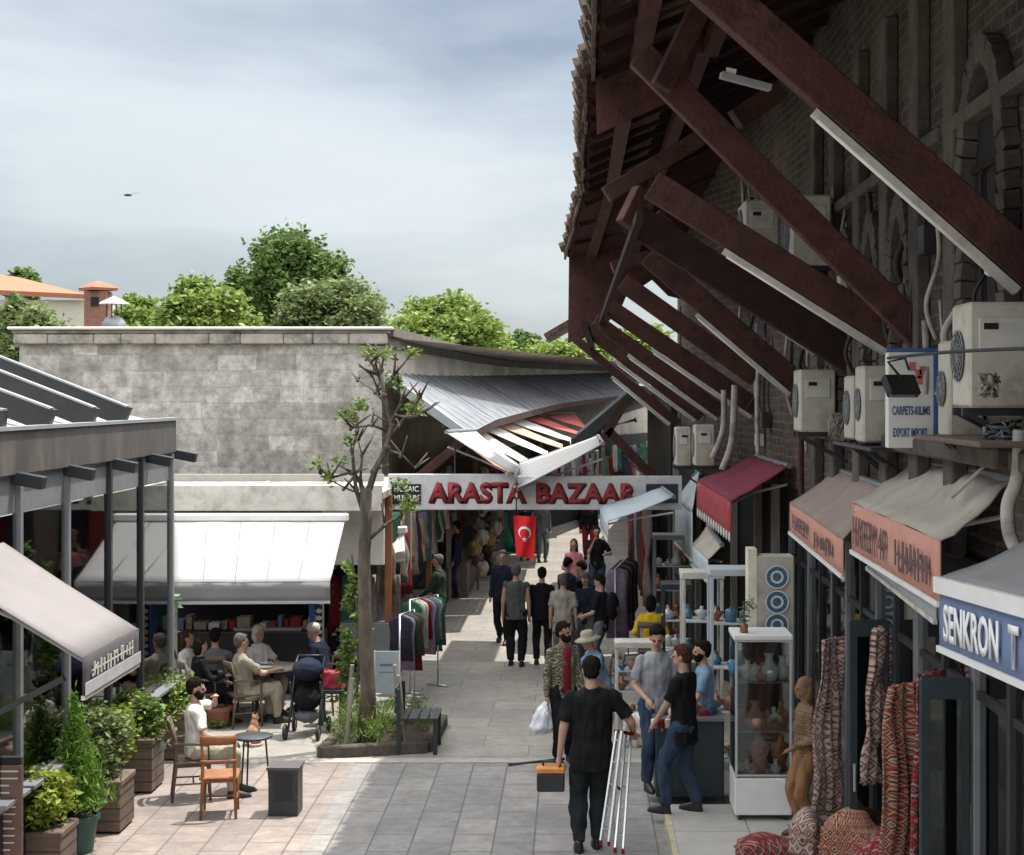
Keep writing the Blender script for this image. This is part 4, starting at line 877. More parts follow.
for (px, y0, x1, y1) in ((128, 416, -8, 364), (95, 421, -8, 379), (52, 430, -8, 399), (5, 440, -60, 415)):
    Y = FX*F/(px-CX); a = Vector((FX, Y, 4.34)); c = P(x1, y1, Y)
    b = MB(); b.beam(a, c+(c-a)*.6, .1, .24); b.build('roof_beam', M['char'], rest)
    b = MB(); b.beam(a+Vector((0, 0, .125)), c+(c-a)*.6+Vector((0, 0, .125)), .11, .02); b.build('beam_cap', M['zinc'], rest)
b = MB(); b.slab([(FX-.1, 10, 4.2), (FX-.1, 20.6, 4.2), (FX-3.5, 20.6, 4.95), (FX-3.5, 10, 4.95)], .04); b.build('roof_panel', mat('cloudy_roof', (.3, .29, .26), .6, var=.2), rest)
Ys = [FX*F/(px-CX) for px in (-40, 20, 68, 110, 142, 172)]
for y0, y1 in zip(Ys, Ys[1:]):
    b = MB(); b.bb(FX-.025, FX-.018, y0+.045, y1-.045, .95, 3.49); b.build('pane', M['cglass'], rest)
    b = MB(); b.bb(FX-.05, FX+.0, y0+.045, y1-.045, .02, .88); b.build('low_panel', M['char'], rest)
    b = MB(); b.bb(FX-.1, FX+.12, y0+.045, y1-.045, .885, .93); b.build('sill', M['midgrey'], rest, bevel=.006)
b = MB(); b.bb(-10, FX-.06, 20.62, 20.68, 0, 3.2); b.build('far_screen', M['cglass'], rest)
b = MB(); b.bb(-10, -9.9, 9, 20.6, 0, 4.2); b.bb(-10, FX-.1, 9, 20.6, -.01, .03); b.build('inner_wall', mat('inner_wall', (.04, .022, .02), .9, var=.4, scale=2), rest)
b = MB()
for k in range(5): b.bb(-9.9+k*.9, -9.8+k*.9, 20.5, 20.6, 0, 3.6)
b.build('rear_post', M['char'], rest)
# red sofas, tables, red cushions inside
for i, (x, y) in enumerate(((-6.3, 15.6), (-6.3, 17.0), (-6.4, 18.4), (-7.6, 15.9), (-7.6, 17.6))):
    t = thing('armchair', 'red upholstered armchair inside the glass restaurant, %s' % ['by the window nearest the sandwich board', 'by the window behind the conifer', 'at the far window', 'in the back row nearest', 'in the back row farther'][i], 'armchair', (x, y, .03), group='red armchairs in the restaurant')
    rm = mat('red_upholstery', (.33, .025, .02), .8, var=.2)
    b = MB(); b.bb(x-.3, x+.3, y-.3, y+.3, .2, .45); b.build('seat', rm, t, bevel=.05)
    b = MB(); b.bb(x-.3, x+.3, y+.3, y+.42, .2, 1.0); b.build('backrest', rm, t, bevel=.05)
    for s in (-1, 1): b = MB(); b.bb(x+s*.3-.06*(s < 0), x+s*.3+.06*(s > 0), y-.3, y+.3, .2, .65); b.build('arm', rm, t, bevel=.02)
    b = MB(); b.ell((x, y+.2, .62), (.2, .08, .17)); b.build('cushion', M['rugC'], t, smooth=True)
b = MB(); b.bb(-9.8, -9.75, 13.5, 20, .5, 1.7); tag(b.build('wall_banner', mat('red_band', (.35, .02, .02), .8)), 'long red band along the inner wall of the restaurant', 'banner')
t = thing('poster', 'white poster with a blue edge inside the glass restaurant', 'poster', (-6.6, 16.8, 1.6)); b = MB(); b.bb(-6.75, -6.45, 16.85, 16.87, 1.55, 2.3); b.build('sheet', M['letterwhite'], t); b = MB(); b.bb(-6.72, -6.48, 16.84, 16.848, 1.6, 1.9); b.build('picture', M['senblue'], t)
# its big awning near the camera
f0, f1 = Vector((-4.0, 12.98, 2.47)), Vector((-4.0, 14.62, 2.47))
aw0 = awning('restaurant_awning', 'big mauve grey awning at the left edge sloping toward the planters', (-5.35, 12.98, 3.34), (-5.35, 14.62, 3.34), f1, f0, M['camauve'], .33, mat('valance_grey', (.06, .055, .06), .9, var=.12), wr=.01, sag=.02, seed=1)
scrawl(aw0, M['offwhite'], f0, f1, .07, .13, .14, .9, 13, 2, off=-.03)
b = MB(); b.beam(f0+Vector((.03, 0, -.26)), f1+Vector((.03, 0, -.26)), .006, .1); b.build('pale_band', M['ltgrey'], aw0)
b = MB(); b.beam((-4.15, 13.0, 2.3), (-5.2, 13.0, 1.75), .05, .05); b.build('support_strut', M['char'], aw0)
# tall rubber plants behind the glass
def potplant(name, label, x, y, parts, leaf, n, size, potm, pr, ph, shape='round', seed=0, group=None, stem=False, **kw):
    t = thing(name, label, 'potted plant', (x, y, 0), group=group)
    b = MB()
    if shape == 'round': b.lathe((x, y, 0), [(pr*.72, 0), (pr*.75, .02), (pr*.97, ph-.05), (pr*1.08, ph-.05), (pr*1.08, ph), (pr*.93, ph), (pr*.9, ph-.06)], 20)
    else: b.bb(x-pr, x+pr, y-pr, y+pr, .03, ph); b.bb(x-pr-.015, x+pr+.015, y-pr-.015, y+pr+.015, ph-.05, ph+.012)
    b.build('pot' if shape == 'round' else 'planter_box', potm, t, smooth=False, bevel=0 if shape == 'round' else .008)
    b = MB(); b.lathe((x, y, ph-.05), [(pr*.86, 0), (pr*.8, .03 if shape == 'round' else .064)], 12); b.build('soil', M['soil'], t)
    if shape == 'box':
        b = MB(); 
        for z in np.arange(.14, ph-.06, .13): b.bb(x-pr-.004, x+pr+.004, y-pr-.004, y+pr+.004, z, z+.006)
        b.build('plank_gap', M['black'], t)
    b = MB(); rr = random.Random(seed)
    for c, r in parts[:6]: b.tube([(x+rr.uniform(-.03, .03), y, ph-.03), ((x+c[0])/2+rr.uniform(-.03, .03), (y+c[1])/2, (ph+c[2])/2), c], [.015, .01, .005], 5)
    b.build('stem', M['bark'], t)
    leaves('foliage', leaf, t, parts, n, size, seed, **kw)
    return t
def clumpy(x, y, z, rx, rz, k, seed, sub=.42):
    r = random.Random(seed); out = [((x, y, z), (rx*.7, rx*.7, rz*.7))]
    for i in range(k):
        a = r.uniform(0, 6.28); e = r.uniform(-.8, 1); q = math.sqrt(max(0, 1-e*e)); s = r.uniform(.7, 1)
        out.append(((x+rx*.75*q*math.cos(a)*s, y+rx*.75*q*math.sin(a)*s, z+rz*.75*e*s), (rx*sub, rx*sub, rz*sub)))
    return out
# planter row outside the restaurant
g1 = G(40, 880); potplant('boxed_shrub', 'low yellow-green shrub in a brown wooden planter, nearest on the left', P(43, 0, 15.4).x, 15.4, clumpy(P(42, 0, 15.4).x, 15.4, P(0, 800, 15.4).z, .33, .3, 16, 1), M['leafD'], 2600, .035, M['planter'], .25, .45, 'box', 1)
def conifer(x, y, z0, z1, r): return [((x, y, z0+(z1-z0)*k/7), (r*(1-k/8.2), r*(1-k/8.2), (z1-z0)/9)) for k in range(8)]
potplant('potted_conifer', 'tall feathery conifer in a round green pot', P(78, 0, 16.1).x, 16.1, conifer(P(74, 0, 16.1).x, 16.1, .55, P(0, 700, 16.1).z, .36), leafmat('conifer', (.05, .13, .015), (.17, .29, .04)), 4200, .04, M['pot'], .2, .38, seed=2, aspect=.22, flat=1.4)
def xz(px, py, Y): p = P(px, py, Y); return p.x, p.z
x, z = xz(100, 748, 17.0); potplant('boxed_shrub', 'leafy shrub with pale grey-green leaves in the second wooden planter', x+.02, 17.0, clumpy(x, 17.0, z, .36, .42, 18, 3), M['leafC'], 2600, .04, M['planter'], .27, .55, 'box', 3)
x, z = xz(124, 726, 18.2); potplant('potted_shrub', 'bushy shrub in the middle round green pot', x, 17.7, clumpy(x, 17.8, z, .3, .38, 14, 4), M['leafD'], 1800, .035, M['pot'], .18, .38, seed=4)
x, z = xz(131, 745, 18.6); potplant('boxed_shrub', 'green shrub in the third wooden planter before the narrow rose bush', x+.02, 18.7, clumpy(x+.05, 18.7, z+.2, .34, .4, 14, 5), M['leafE'], 2200, .035, M['planter'], .27, .62, 'box', 5)
x, z = xz(157, 745, 19.5); potplant('potted_shrub', 'small plant in the farthest round green pot beside the seated man', x, 19.2, clumpy(x, 19.3, z, .16, .2, 8, 6), M['leafE'], 500, .03, M['pot'], .17, .4, seed=6)
x, z = xz(175, 700, 20.6); potplant('boxed_shrub', 'big bright yellow-green bush in the farthest brown planter', x+.02, 20.4, clumpy(x, 20.4, z, .42, .44, 22, 7), M['leafB'], 3400, .038, M['planter'], .34, .6, 'box', 7)
x, z = xz(148, 680, 20.2); potplant('climbing_rose', 'thin tall bush with pale blossoms by the glass corner', x, 20.0, [((x+random.uniform(-.12, .12), 20.0, .5+k*.14), (.13, .13, .12)) for k in range(9)], M['leafC'], 900, .03, M['terracotta'], .15, .3, seed=8)
x, z = xz(222, 722, 22.4); potplant('potted_shrub', 'small dark green plant in a terracotta pot behind the seated man', x, 22.2, clumpy(x, 22.2, z+.05, .2, .16, 9, 9), M['leafE'], 700, .03, M['terracotta'], .17, .28, seed=9)
x, z = xz(98, 690, 17.6)
potplant('rubber_plant', 'glossy large-leaved plant behind the glass at the restaurant corner', P(150, 0, 21.6).x, 21.6, [((P(150, 0, 21.6).x+random.uniform(-.2, .2), 21.6+random.uniform(-.2, .2), 1.0+k*.2), (.22, .22, .15)) for k in range(8)], M['leafG'], 120, .14, M['terracotta'], .18, .35, seed=10, aspect=.45)
b = MB()
r_ = random.Random(2)
# ---------------------------------------------------------------- menu board at the left bottom
t = thing('menu_board', 'tall dark menu board with pale scrawled lines at the bottom left corner', 'sign', P(8, 855, 14.6))
b = MB(); b.box(P(8, 812, 14.6)+Vector((-.02, 0, 0)), (.3, .06, 1.02)); b.build('frame', M['char'], t, bevel=.008)
b = MB(); c = P(10, 815, 14.56); b.box(c, (.22, .012, .9)); b.build('panel', mat('menu_panel', (.22, .13, .1), .8, var=.2), t)
b = MB()
for k in range(13):
    w_ = r_.uniform(.08, .17); b.box((c.x-.09+w_/2, c.y-.012, c.z+.4-k*.065), (w_, .004, .014))
b.box((c.x-.1, c.y-.01, c.z), (.008, .006, .84)); b.build('menu_lines', M['letterwhite'], t)
# ---------------------------------------------------------------- cafe kiosk behind
kk = thing('cafe_kiosk', 'cafe kiosk with counter shelves under the wide white awning', 'kiosk', (-4.5, 25, 0))
YK = 24.6; x0, x1 = P(150, 0, YK).x, P(322, 0, YK).x
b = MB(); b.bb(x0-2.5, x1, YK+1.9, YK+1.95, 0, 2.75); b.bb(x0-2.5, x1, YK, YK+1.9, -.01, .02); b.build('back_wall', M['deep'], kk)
b = MB(); b.bb(x0-2.8, P(388, 0, 25.5).x, 24.7, 29.9, P(0, 497, 25.5).z, P(0, 497, 25.5).z+.12); b.build('roof', M['ledge'], kk, bevel=.01)
b = MB(); b.bb(x0-2.8, P(388, 0, 25.5).x, 24.66, 24.74, P(0, 511, 24.7).z, P(0, 485, 24.7).z); b.build('roof_edge', M['offwhite'], kk, bevel=.01)
b = MB(); b.bb(x0-2.8, P(384, 0, 28).x, 27.9, 28, P(0, 497, 28).z, P(0, 474, 28).z); b.build('upper_panel', mat('cream_panel', (.4, .38, .34), .8, var=.12), kk)
b = MB(); b.beam(P(265, 486, 27), P(272, 478, 29), .05, .05); b.tube([P(60, 493, 26.5), P(345, 488, 26.5)], .06, 8); b.build('roof_pipe', M['offwhite'], kk)
b = MB(); b.bb(x0, x1, YK+.02, YK+.55, .02, .95); b.build('counter', M['char'], kk, bevel=.01)
for z in (1.45, 1.75, 2.02): b = MB(); b.bb(x0, x1, YK+1.4, YK+1.8, z-.25, z-.22); b.build('shelf', M['midgrey'], kk)
b = MB(); b.bb(P(232, 0, YK).x, P(300, 0, YK).x, YK+.1, YK+.5, .955, 1.0); b.build('worktop', M['ltgrey'], kk)
b = MB(); xa, xb = P(233, 0, YK).x, P(300, 0, YK).x
for p, q in (((xa, 1.55), (xb, 1.55)), ((xa, 1.95), (xb, 1.95)), ((xa, 1.55), (xa, 1.95)), ((xb, 1.55), (xb, 1.95))): b.beam((p[0], YK-.0, p[1]), (q[0], YK-.0, q[1]), .03, .03)
for p in (x1, P(176, 0, YK).x): b.beam((p, YK-.02, 0), (p, YK-.02, 2.2), .06, .06)
b.beam((P(176, 0, YK).x, YK-.02, 2.0), (x1, YK-.02, 2.0), .05, .05)
b.build('white_frame', M['offwhite'], kk)
gr = random.Random(4); gm = [M['rugB'], M['letterwhite'], M['terracotta'], CLOTH[9], M['senblue'], CLOTH[4], M['leafE']]
gl = [MB() for _ in gm]
for z, yy_ in ((1.23, YK+1.4), (1.53, YK+1.4), (1.8, YK+1.4), (.96, YK+.2), (1.56, YK+.05)):
    x = x0+.1
    while x < x1-.15:
        w_ = gr.uniform(.06, .24); h_ = gr.uniform(.07, .22); k = gr.randrange(len(gm))
        gl[k].bb(x, x+w_*.9, yy_, yy_+.25, z+.002, z+h_); x += w_+.02
for k, g in enumerate(gl): tag(g.build('goods', gm[k], kk), kind='stuff')
t = thing('blue_banner', 'narrow blue banner with pale emblem column at the right end of the kiosk', 'banner', P(314, 660, 24.3)); b = MB(); b.bb(P(309, 0, 24.4).x, P(315, 0, 24.4).x, 24.4, 24.42, P(0, 665, 24.4).z, P(0, 605, 24.4).z); b.build('cloth', mat('royal_blue', (.03, .12, .38), .7), t)
b = MB()
for k in range(8): b.ell(P(319, 611+k*7, 24.35), (.05, .01, .035), 10, 4)
b.build('round_badge', M['offwhite'], t); b = MB(); b.bb(P(316, 0, 24.4).x, P(322, 0, 24.4).x, 24.41, 24.43, P(0, 665, 24.4).z, P(0, 605, 24.4).z); b.build('dark_strip', M['char'], t)
# its white awning
f0, f1 = P(175, 583, 22.4), P(332, 583, 22.4)
def fawn(name, label, rear, front, val, mc, mv, YR, YF, wr=.012, seed=0, sag=.03, side=None):
    a = thing(name, label, 'awning', P((rear[0]+rear[2])/2, rear[1], YR)); r0, r1 = P(rear[0], rear[1], YR), P(rear[2], rear[3], YR); q1, q0 = P(front[2], front[3], YF), P(front[0], front[1], YF)
    b = MB(); b.sheet(r1, r0, q0, q1, .012, 14, 8, sag, wr, seed); b.build('canopy', mc, a, smooth=True)
    v = Vector((0, 0, -val)); o = Vector((0, -.006, 0))
    b = MB(); b.sheet(q0+o, q1+o, q1+o+v, q0+o+v, .01, 16, 3, 0, .01, seed+2); b.build('valance', mv, a, smooth=True)
    b = MB(); b.beam(r0+Vector((-.05, 0, .04)), r1+Vector((.05, 0, .04)), .16, .12); b.build('roller_box', M['white'], a, bevel=.02)
    b = MB(); b.beam(q0+o+v, q1+o+v, .03, .04); b.build('hem_bar', M['ltgrey'], a)
    for k in (.08, .92): b = MB(); p = r0.lerp(r1, k)+Vector((0, 0, -.2)); q = q0.lerp(q1, k)+Vector((0, 0, -.05)); b.tube([p, p.lerp(q, .5)+Vector((.25 if k < .5 else -.25, 0, 0)), q], .02, 6); b.build('arm', M['ltgrey'], a)
    for k in range(1, 5): u = k/5; b = MB(); b.tube([r0.lerp(r1, u)+Vector((0, -.01, .01)), (r0.lerp(r1, u)).lerp(q0.lerp(q1, u), .5)+Vector((0, 0, -sag+.012)), q0.lerp(q1, u)+Vector((0, 0, .012))], .008, 5); b.build('seam', M['cagrey'] if mc == M['cav'] else mc, a)
    return a
fawn('cafe_awning', 'broad white awning with a grey valance over the cafe kiosk', (172, 520, 345, 520), (172, 583, 330, 582), .28, M['cav'], M['cagrey'], 24.3, 22.4, seed=1)
fawn('cafe_awning', 'white awning continuing left behind the glass of the restaurant', (60, 520, 168, 515), (66, 574, 168, 541), .12, M['cav'], M['cagrey'], 24.3, 22.4, seed=2)
fawn('stall_awning', 'small white awning low between the kiosk and the tree', (345, 540, 383, 540), (343, 556, 378, 556), .1, M['casky'], M['casky'], 26.2, 25.6, seed=3)
fawn('stall_awning', 'cream awning flap beside the tree, left of the stalls', (384, 534, 404, 532), (380, 556, 405, 552), .12, M['ledgetop'], M['ledge'], 26.6, 26.2, seed=4)
b = MB(); b.bb(P(322, 0, 25.4).x, P(384, 0, 25.4).x, 25.4, 25.5, 1.9, P(0, 497, 25.4).z); tag(b.build('wall_panel', M['ledgetop'], bevel=.01), 'pale panel wall between the kiosk awning and the street stalls', 'wall')
# dark shop to the right of the kiosk
t = thing('clothes_shop', 'dark open shop behind the tree with racks of clothes', 'shop', (P(365, 0, 26).x, 26.5, 0)); b = MB(); b.bb(P(322, 0, 27).x, P(400, 0, 27).x, 27, 27.1, 0, 2.4); b.build('back_wall', M['deep'], t)
for i in range(6):
    px = 330+i*12; g = MB(); p = P(px, 575, 26); g.sheet(p, p+Vector((.16, 0, 0)), p+Vector((.19, 0, -.9)), p+Vector((-.03, 0, -.95)), .05, 6, 5, 0, .08, i); g.build('hanging_cloth', CLOTH[(i*3) % 10], t, smooth=True)
b = MB(); b.bb(P(340, 0, 25.6).x, P(398, 0, 25.6).x, 25.6, 26.2, .35, .95); b.build('table', M['midgrey'], t, bevel=.01)

# ================================================================ trees
def crown(x, y, z, rx, rz, k, seed, sub=.27):
    k = int(k*1.6)
    r = random.Random(seed); out = [((x, y, z), (rx*.72, rx*.72, rz*.7))]
    for i in range(k):
        a = r.uniform(0, 6.28); e = r.uniform(-.9, 1); q = math.sqrt(max(0, 1-e*e)); s = r.uniform(.6, 1.12)*.86; f = r.uniform(.5, 1.35)*sub
        out.append(((x+rx*q*math.cos(a)*s, y+rx*q*math.sin(a)*s, z+rz*e*s), (rx*f, rx*f, rz*f)))
    return out
def tree(label, px, ytop, ybot, wpx, Y, leaf, seed, n=9000, size=.2, k=34, kind='broadleaf_tree', group='trees behind the stone building'):
    c = P(px, (ytop+ybot)/2, Y); rx = wpx/2*Y/F; rz = (ybot-ytop)/2*Y/F
    t = thing(kind, label, 'tree', (c.x, Y, 0), group=group); r = random.Random(seed)
    cl = crown(c.x, Y, c.z, rx, rz, k, seed)
    b = MB(); b.tube([(c.x, Y, -.2), (c.x+.2, Y, c.z*.4), (c.x, Y, c.z-rz*.3)], [.45, .32, .22], 8); b.build('trunk', M['bark'], t)
    for q, rr_ in cl[1:9]: b = MB(); b.tube([(c.x, Y, c.z-rz*.6), ((c.x+q[0])/2, (Y+q[1])/2, (c.z-rz*.3+q[2])/2), q], [.18, .1, .04], 6); b.build('limb', M['bark'], t)
    leaves('crown', leaf, t, cl, n, size, seed)
    return t
tree('big dark green round tree, tallest behind the stone building', 285, 232, 360, 122, 62, M['leafA'], 1, 42000, .12, 60)
tree('bright green spreading tree left of the tallest tree', 205, 285, 360, 100, 50, M['leafB'], 2, 22000, .1)
tree('olive grey-green tree right of the tallest tree', 328, 285, 355, 120, 52, M['leafC'], 3, 24000, .09)
tree('fresh yellow-green tree behind the bend of the wall', 440, 298, 380, 120, 75, M['leafB'], 4, 26000, .14)
tree('small dark tree glimpsed right of the yellow-green tree', 520, 332, 375, 46, 95, M['leafA'], 5, 7000, .15)
tree('low bright green tree just left of the broken eave', 565, 338, 385, 90, 85, M['leafB'], 6, 14000, .14)
tree('willowy green tree at the left edge before the orange roof', 22, 298, 420, 92, 38, M['leafC'], 7, 22000, .075)
tree('distant dark tree peeking over the orange roof', 21, 268, 310, 34, 120, M['leafA'], 8, 2500, .3)
tree('low green tree between the brick chimney and the bright tree', 140, 300, 350, 60, 70, M['leafB'], 9, 9000, .13)
tree('pale low tree beyond, right of the broad bright tree', 480, 318, 380, 60, 110, M['leafA'], 10, 9000, .18)
tree('distant tree seen through the gap in the timber eaves', 640, 322, 370, 50, 80, M['leafB'], 12, 7000, .14)
# orange-roofed house, chimney tower, domed vent
h = thing('house', 'cream house with an orange tile roof at the far left', 'house', (-30, 100, 0))
b = MB(); b.bb(-42, P(84, 0, 100).x, 100, 112, 0, P(0, 300, 100).z); b.build('wall', M['cream'], h)
b = MB(); b.slab([P(-60, 292, 99.5), P(86, 299, 99.5), P(20, 282, 106), P(-60, 270, 106)], .3); b.build('roof', M['orange_roof'], h)
h = thing('brick_chimney', 'red brick chimney tower with a tiled cap', 'chimney', P(95, 345, 60))
c = P(95, 0, 60).x; s = 11*60/F; b = MB(); b.bb(c-s, c+s, 60, 60+2*s, 0, P(0, 291, 60).z); b.build('shaft', M['brick'], h)
b = MB(); b.bb(c-s*.35, c+s*.35, 59.95, 59.99, P(0, 306, 60).z, P(0, 297, 60).z); b.build('vent_slot', M['deep'], h)
b = MB(); z = P(0, 290, 60).z; b.lathe((c, 60+s, z), [(s*1.75, 0), (s*1.85, .1), (s*.9, .28), (.05, .36)], 4); b.build('cap', M['orange_roof'], h); h.rotation_euler = (0, 0, 0)
h = thing('domed_vent', 'small dark dome with a white conical hat beside the brick chimney', 'vent', P(114, 335, 55))
c = P(114, 0, 55); b = MB(); b.lathe((c.x, 55, P(0, 326, 55).z), [(.42, -1.2), (.42, 0), (.4, .12), (.25, .3), (.05, .36)], 14); b.build('dome', M['midgrey'], h, smooth=True)
b = MB(); b.lathe((c.x, 55, P(0, 304, 55).z), [(.5, 0), (.48, .04), (.03, .26)], 14); b.build('hat', M['white'], h)
for a in range(4): b = MB(); b.tube([(c.x+.25*math.cos(a*1.57), 55+.25*math.sin(a*1.57), P(0, 322, 55).z), (c.x+.25*math.cos(a*1.57), 55+.25*math.sin(a*1.57), P(0, 303, 55).z)], .025, 5); b.build('strut', M['char'], h)
h = thing('roof_dome', 'low grey lead covered hump on the roof behind the capping', 'dome', P(155, 333, 45)); b = MB(); b.ell(P(145, 336, 45), (.6, .6, .25)); b.ell(P(160, 337, 45), (.5, .5, .2)); b.build('hump', M['lead'], h, smooth=True)
# bird
t = thing('bird', 'single small bird gliding in the sky at the upper left', 'bird', P(128, 195, 60))
c = P(128, 195, 60); b = MB(); b.ell(c, (.16, .07, .05)); b.add([c+Vector(v) for v in ((-.05, .06, 0), (.08, .05, .02), (.3, .45, .16), (.18, .42, .15), (-.05, -.06, 0), (.08, -.05, .02), (-.25, -.4, -.06), (-.33, -.38, -.05))], [(0, 1, 2, 3), (4, 5, 6, 7)]); b.build('body', M['char'], t)
# ---------------------------------------------------------------- pollarded street tree with its kerbed bed
TY = 20.9; tx = P(366, 0, TY).x
t = thing('pollarded_tree', 'lopped street tree with bare knobbly branches and a few leaf tufts', 'tree', (tx, TY, 0))
def Q(x, y, dy=0): return P(x, y, TY+dy)
b = MB(); b.tube([Q(366, 752), Q(368, 690), Q(365, 620), Q(364, 560), Q(366, 520), Q(366, 488)], [.135, .1, .09, .082, .08, .078], 12); b.build('trunk', M['bark'], t, smooth=True)
br = [([(366, 500), (375, 470), (386, 448), (392, 425), (384, 395), (381, 370), (380, 355)], .07), ([(384, 440), (400, 425), (412, 408), (420, 397)], .05), ([(388, 400), (378, 375), (371, 362)], .035), ([(366, 505), (360, 480), (352, 472), (330, 478)], .055), ([(383, 400), (394, 375), (396, 360)], .03),
 ([(366, 520), (356, 490), (352, 450), (358, 430)], .05), ([(385, 430), (372, 425), (352, 428)], .035), ([(390, 410), (376, 392), (358, 380)], .03), ([(392, 420), (402, 400), (398, 385)], .035), ([(368, 540), (385, 525), (402, 515), (410, 503)], .045), ([(360, 485), (362, 455), (358, 440)], .03), ([(388, 450), (402, 455), (415, 468)], .03), ([(380, 395), (372, 375), (378, 352)], .025), ([(395, 415), (410, 418), (424, 412)], .028), ([(364, 495), (345, 488), (320, 474)], .025)]
rr = random.Random(8); tips = []
for i, (pts, r0) in enumerate(br):
    ys_ = [rr.uniform(-.3, .3)*k/len(pts) for k in range(len(pts))]; q = [Q(x, y, d) for (x, y), d in zip(pts, ys_)]
    b = MB(); r0 *= .66; b.tube(q, [r0*(1-.6*k/(len(q)-1)) for k in range(len(q))], 8); b.ell(q[-1], r0*.6, 8, 6)
    for k in range(1, len(q)): b.ell(q[k]+Vector((rr.uniform(-.02, .02),)*3), r0*(.9-.4*k/len(q))+.012, 7, 5)
    for k in range(6 if i < 4 else 4):
        p = q[[-1, len(q)//2, 1, -1, -2, -1][k]]; e_ = p+Vector((rr.uniform(-.25, .25), rr.uniform(-.2, .2), rr.uniform(.05, .3))); b.tube([p, e_], [.02, .008], 5); tips.append(e_)
    b.build('limb', M['bark'], t, smooth=True); tips.append(q[-1])
tf = [((p.x, p.y, p.z), (.13, .13, .1)) for p in tips if rr.random() < .2]+[((Q(352, 418).x, TY, Q(352, 418).z), (.12, .12, .1)), ((Q(405, 508).x, TY, Q(0, 508).z), (.14, .14, .1)), ((Q(415, 408).x, TY, Q(0, 408).z), (.16, .16, .13)), ((Q(360, 412).x, TY, Q(0, 405).z), (.15, .15, .1))]
leaves('leaf_tuft', leafmat('tuft_leaf', (.1, .16, .03), (.26, .34, .09)), t, tf, 1100, .034, 4)
bed = thing('tree_bed', 'low kerbed bed of weeds around the lopped tree', 'planting bed', (tx, TY, 0))
p0, p1 = G(322, 758), G(428, 752)
b = MB(); b.beam((p0.x, p0.y, .07), (p1.x, p1.y, .07), .14, .16); b.beam((p0.x, p0.y, .07), (p0.x+.1, p0.y+1.7, .07), .14, .16); b.beam((p1.x, p1.y, .07), (p1.x+.05, p1.y+1.7, .07), .14, .16); b.beam((p0.x+.1, p0.y+1.7, .07), (p1.x+.05, p1.y+1.7, .07), .14, .16); b.build('kerb', M['oldstone'], bed, bevel=.02)
b = MB(); b.add([(p0.x, p0.y, .05), (p1.x, p1.y, .05), (p1.x, p1.y+1.7, .05), (p0.x, p0.y+1.7, .05)], [(0, 1, 2, 3)]); b.build('soil', M['soil'], bed)
for i, (px, py, hh) in enumerate(((345, 752, 700), (406, 748, 672), (345, 735, 662), (402, 735, 668))):
    p = G(px, py); b = MB(); b.tube([p, p+Vector((.1 if i % 2 == 0 else -.1, 0, .95))], .028, 6); b.build('stake', M['greywood'], bed)
wl = []
for k in range(34):
    u = random.random(); v = random.random(); wl.append(((p0.x+(p1.x-p0.x)*(.08+.84*u), p0.y+1.6*v+.1, .16+random.random()*.28), (.16, .16, .2)))
tag(leaves('weeds', M['leafE'], bed, wl, 3400, .04, 9, flat=2.2, aspect=.16), kind='stuff')
x = Q(343, 0).x; cv = thing('climbing_plant', 'thin leafy climber rising left of the lopped tree', 'plant', (x, TY+1.2, 0)); b = MB(); b.tube([(x, TY+1.2, 0), (x+.05, TY+1.2, 1.2), (x-.05, TY+1.2, 2.4)], .015, 6); b.build('stem', M['bark'], cv)
leaves('foliage', M['leafE'], cv, [((x+random.uniform(-.16, .16), TY+1.2, .4+k*.13), (.2*(1-k/20), .15, .12)) for k in range(17)], 900, .045, 10)
leaves('grass_tuft', M['leafE'], None, [((tx-.5, TY-.4, .08), (.12, .1, .08))], 120, .05, 11, flat=2.5, aspect=.12); tag(bpy.data.objects['grass_tuft'], 'grass tuft growing at the left corner of the tree bed', 'plant')
# ================================================================ people
SKIN = mat('skin', (.42, .25, .18), .6, var=.06); SKIN2 = mat('skin_tan', (.3, .17, .115), .6, var=.06)
HAIRK = mat('hair_black', (.014, .011, .009), .95, spec=.08, var=.4, scale=60, bump=.4, bscale=120); HAIRB = mat('hair_brown', (.06, .03, .018), .95, spec=.08, var=.4, scale=60, bump=.4, bscale=120)
HAIRW = mat('hair_white', (.6, .56, .48), .7, var=.2, scale=60); HAIRG = mat('hair_grey', (.11, .1, .095), .95, spec=.08, var=.3, scale=60)
def cl(name, c, **k): return mat('wear_'+name, c, .92, var=.18, scale=9, bump=1.0, bscale=11, spec=.12, stretch=(1, 1, .55), **k)
CB = cl('black', (.012, .012, .014)); CN = cl('navy', (.018, .022, .04)); CJ = cl('jeans', (.035, .055, .09)); CG = cl('light_grey', (.3, .31, .33)); CW = cl('white', (.66, .64, .6))
CK = cl('khaki', (.28, .25, .19)); CDG = cl('dark_green', (.03, .045, .03)); CY_ = cl('yellow', (.62, .42, .02)); CV = cl('vest', (.085, .09, .085)); CP = cl('pink', (.5, .2, .22)); CBL = cl('pale_blue', (.2, .3, .42))
CST = cl('striped_beige', (.3, .27, .23)); CBR = cl('brown', (.2, .11, .05)); CR = cl('dark_red', (.2, .02, .03)); CGY = cl('mid_grey', (.13, .13, .14)); CBE = cl('beige', (.33, .29, .22)); SHOE = mat('shoe_dark', (.015, .013, .012), .5, var=.2); SHOEW = mat('shoe_pale', (.4, .38, .35), .6)
PLAID = rugmat('wear_plaid', [(.08, .075, .05), (.3, .27, .2), (.05, .06, .05), (.2, .17, .12)], 11)
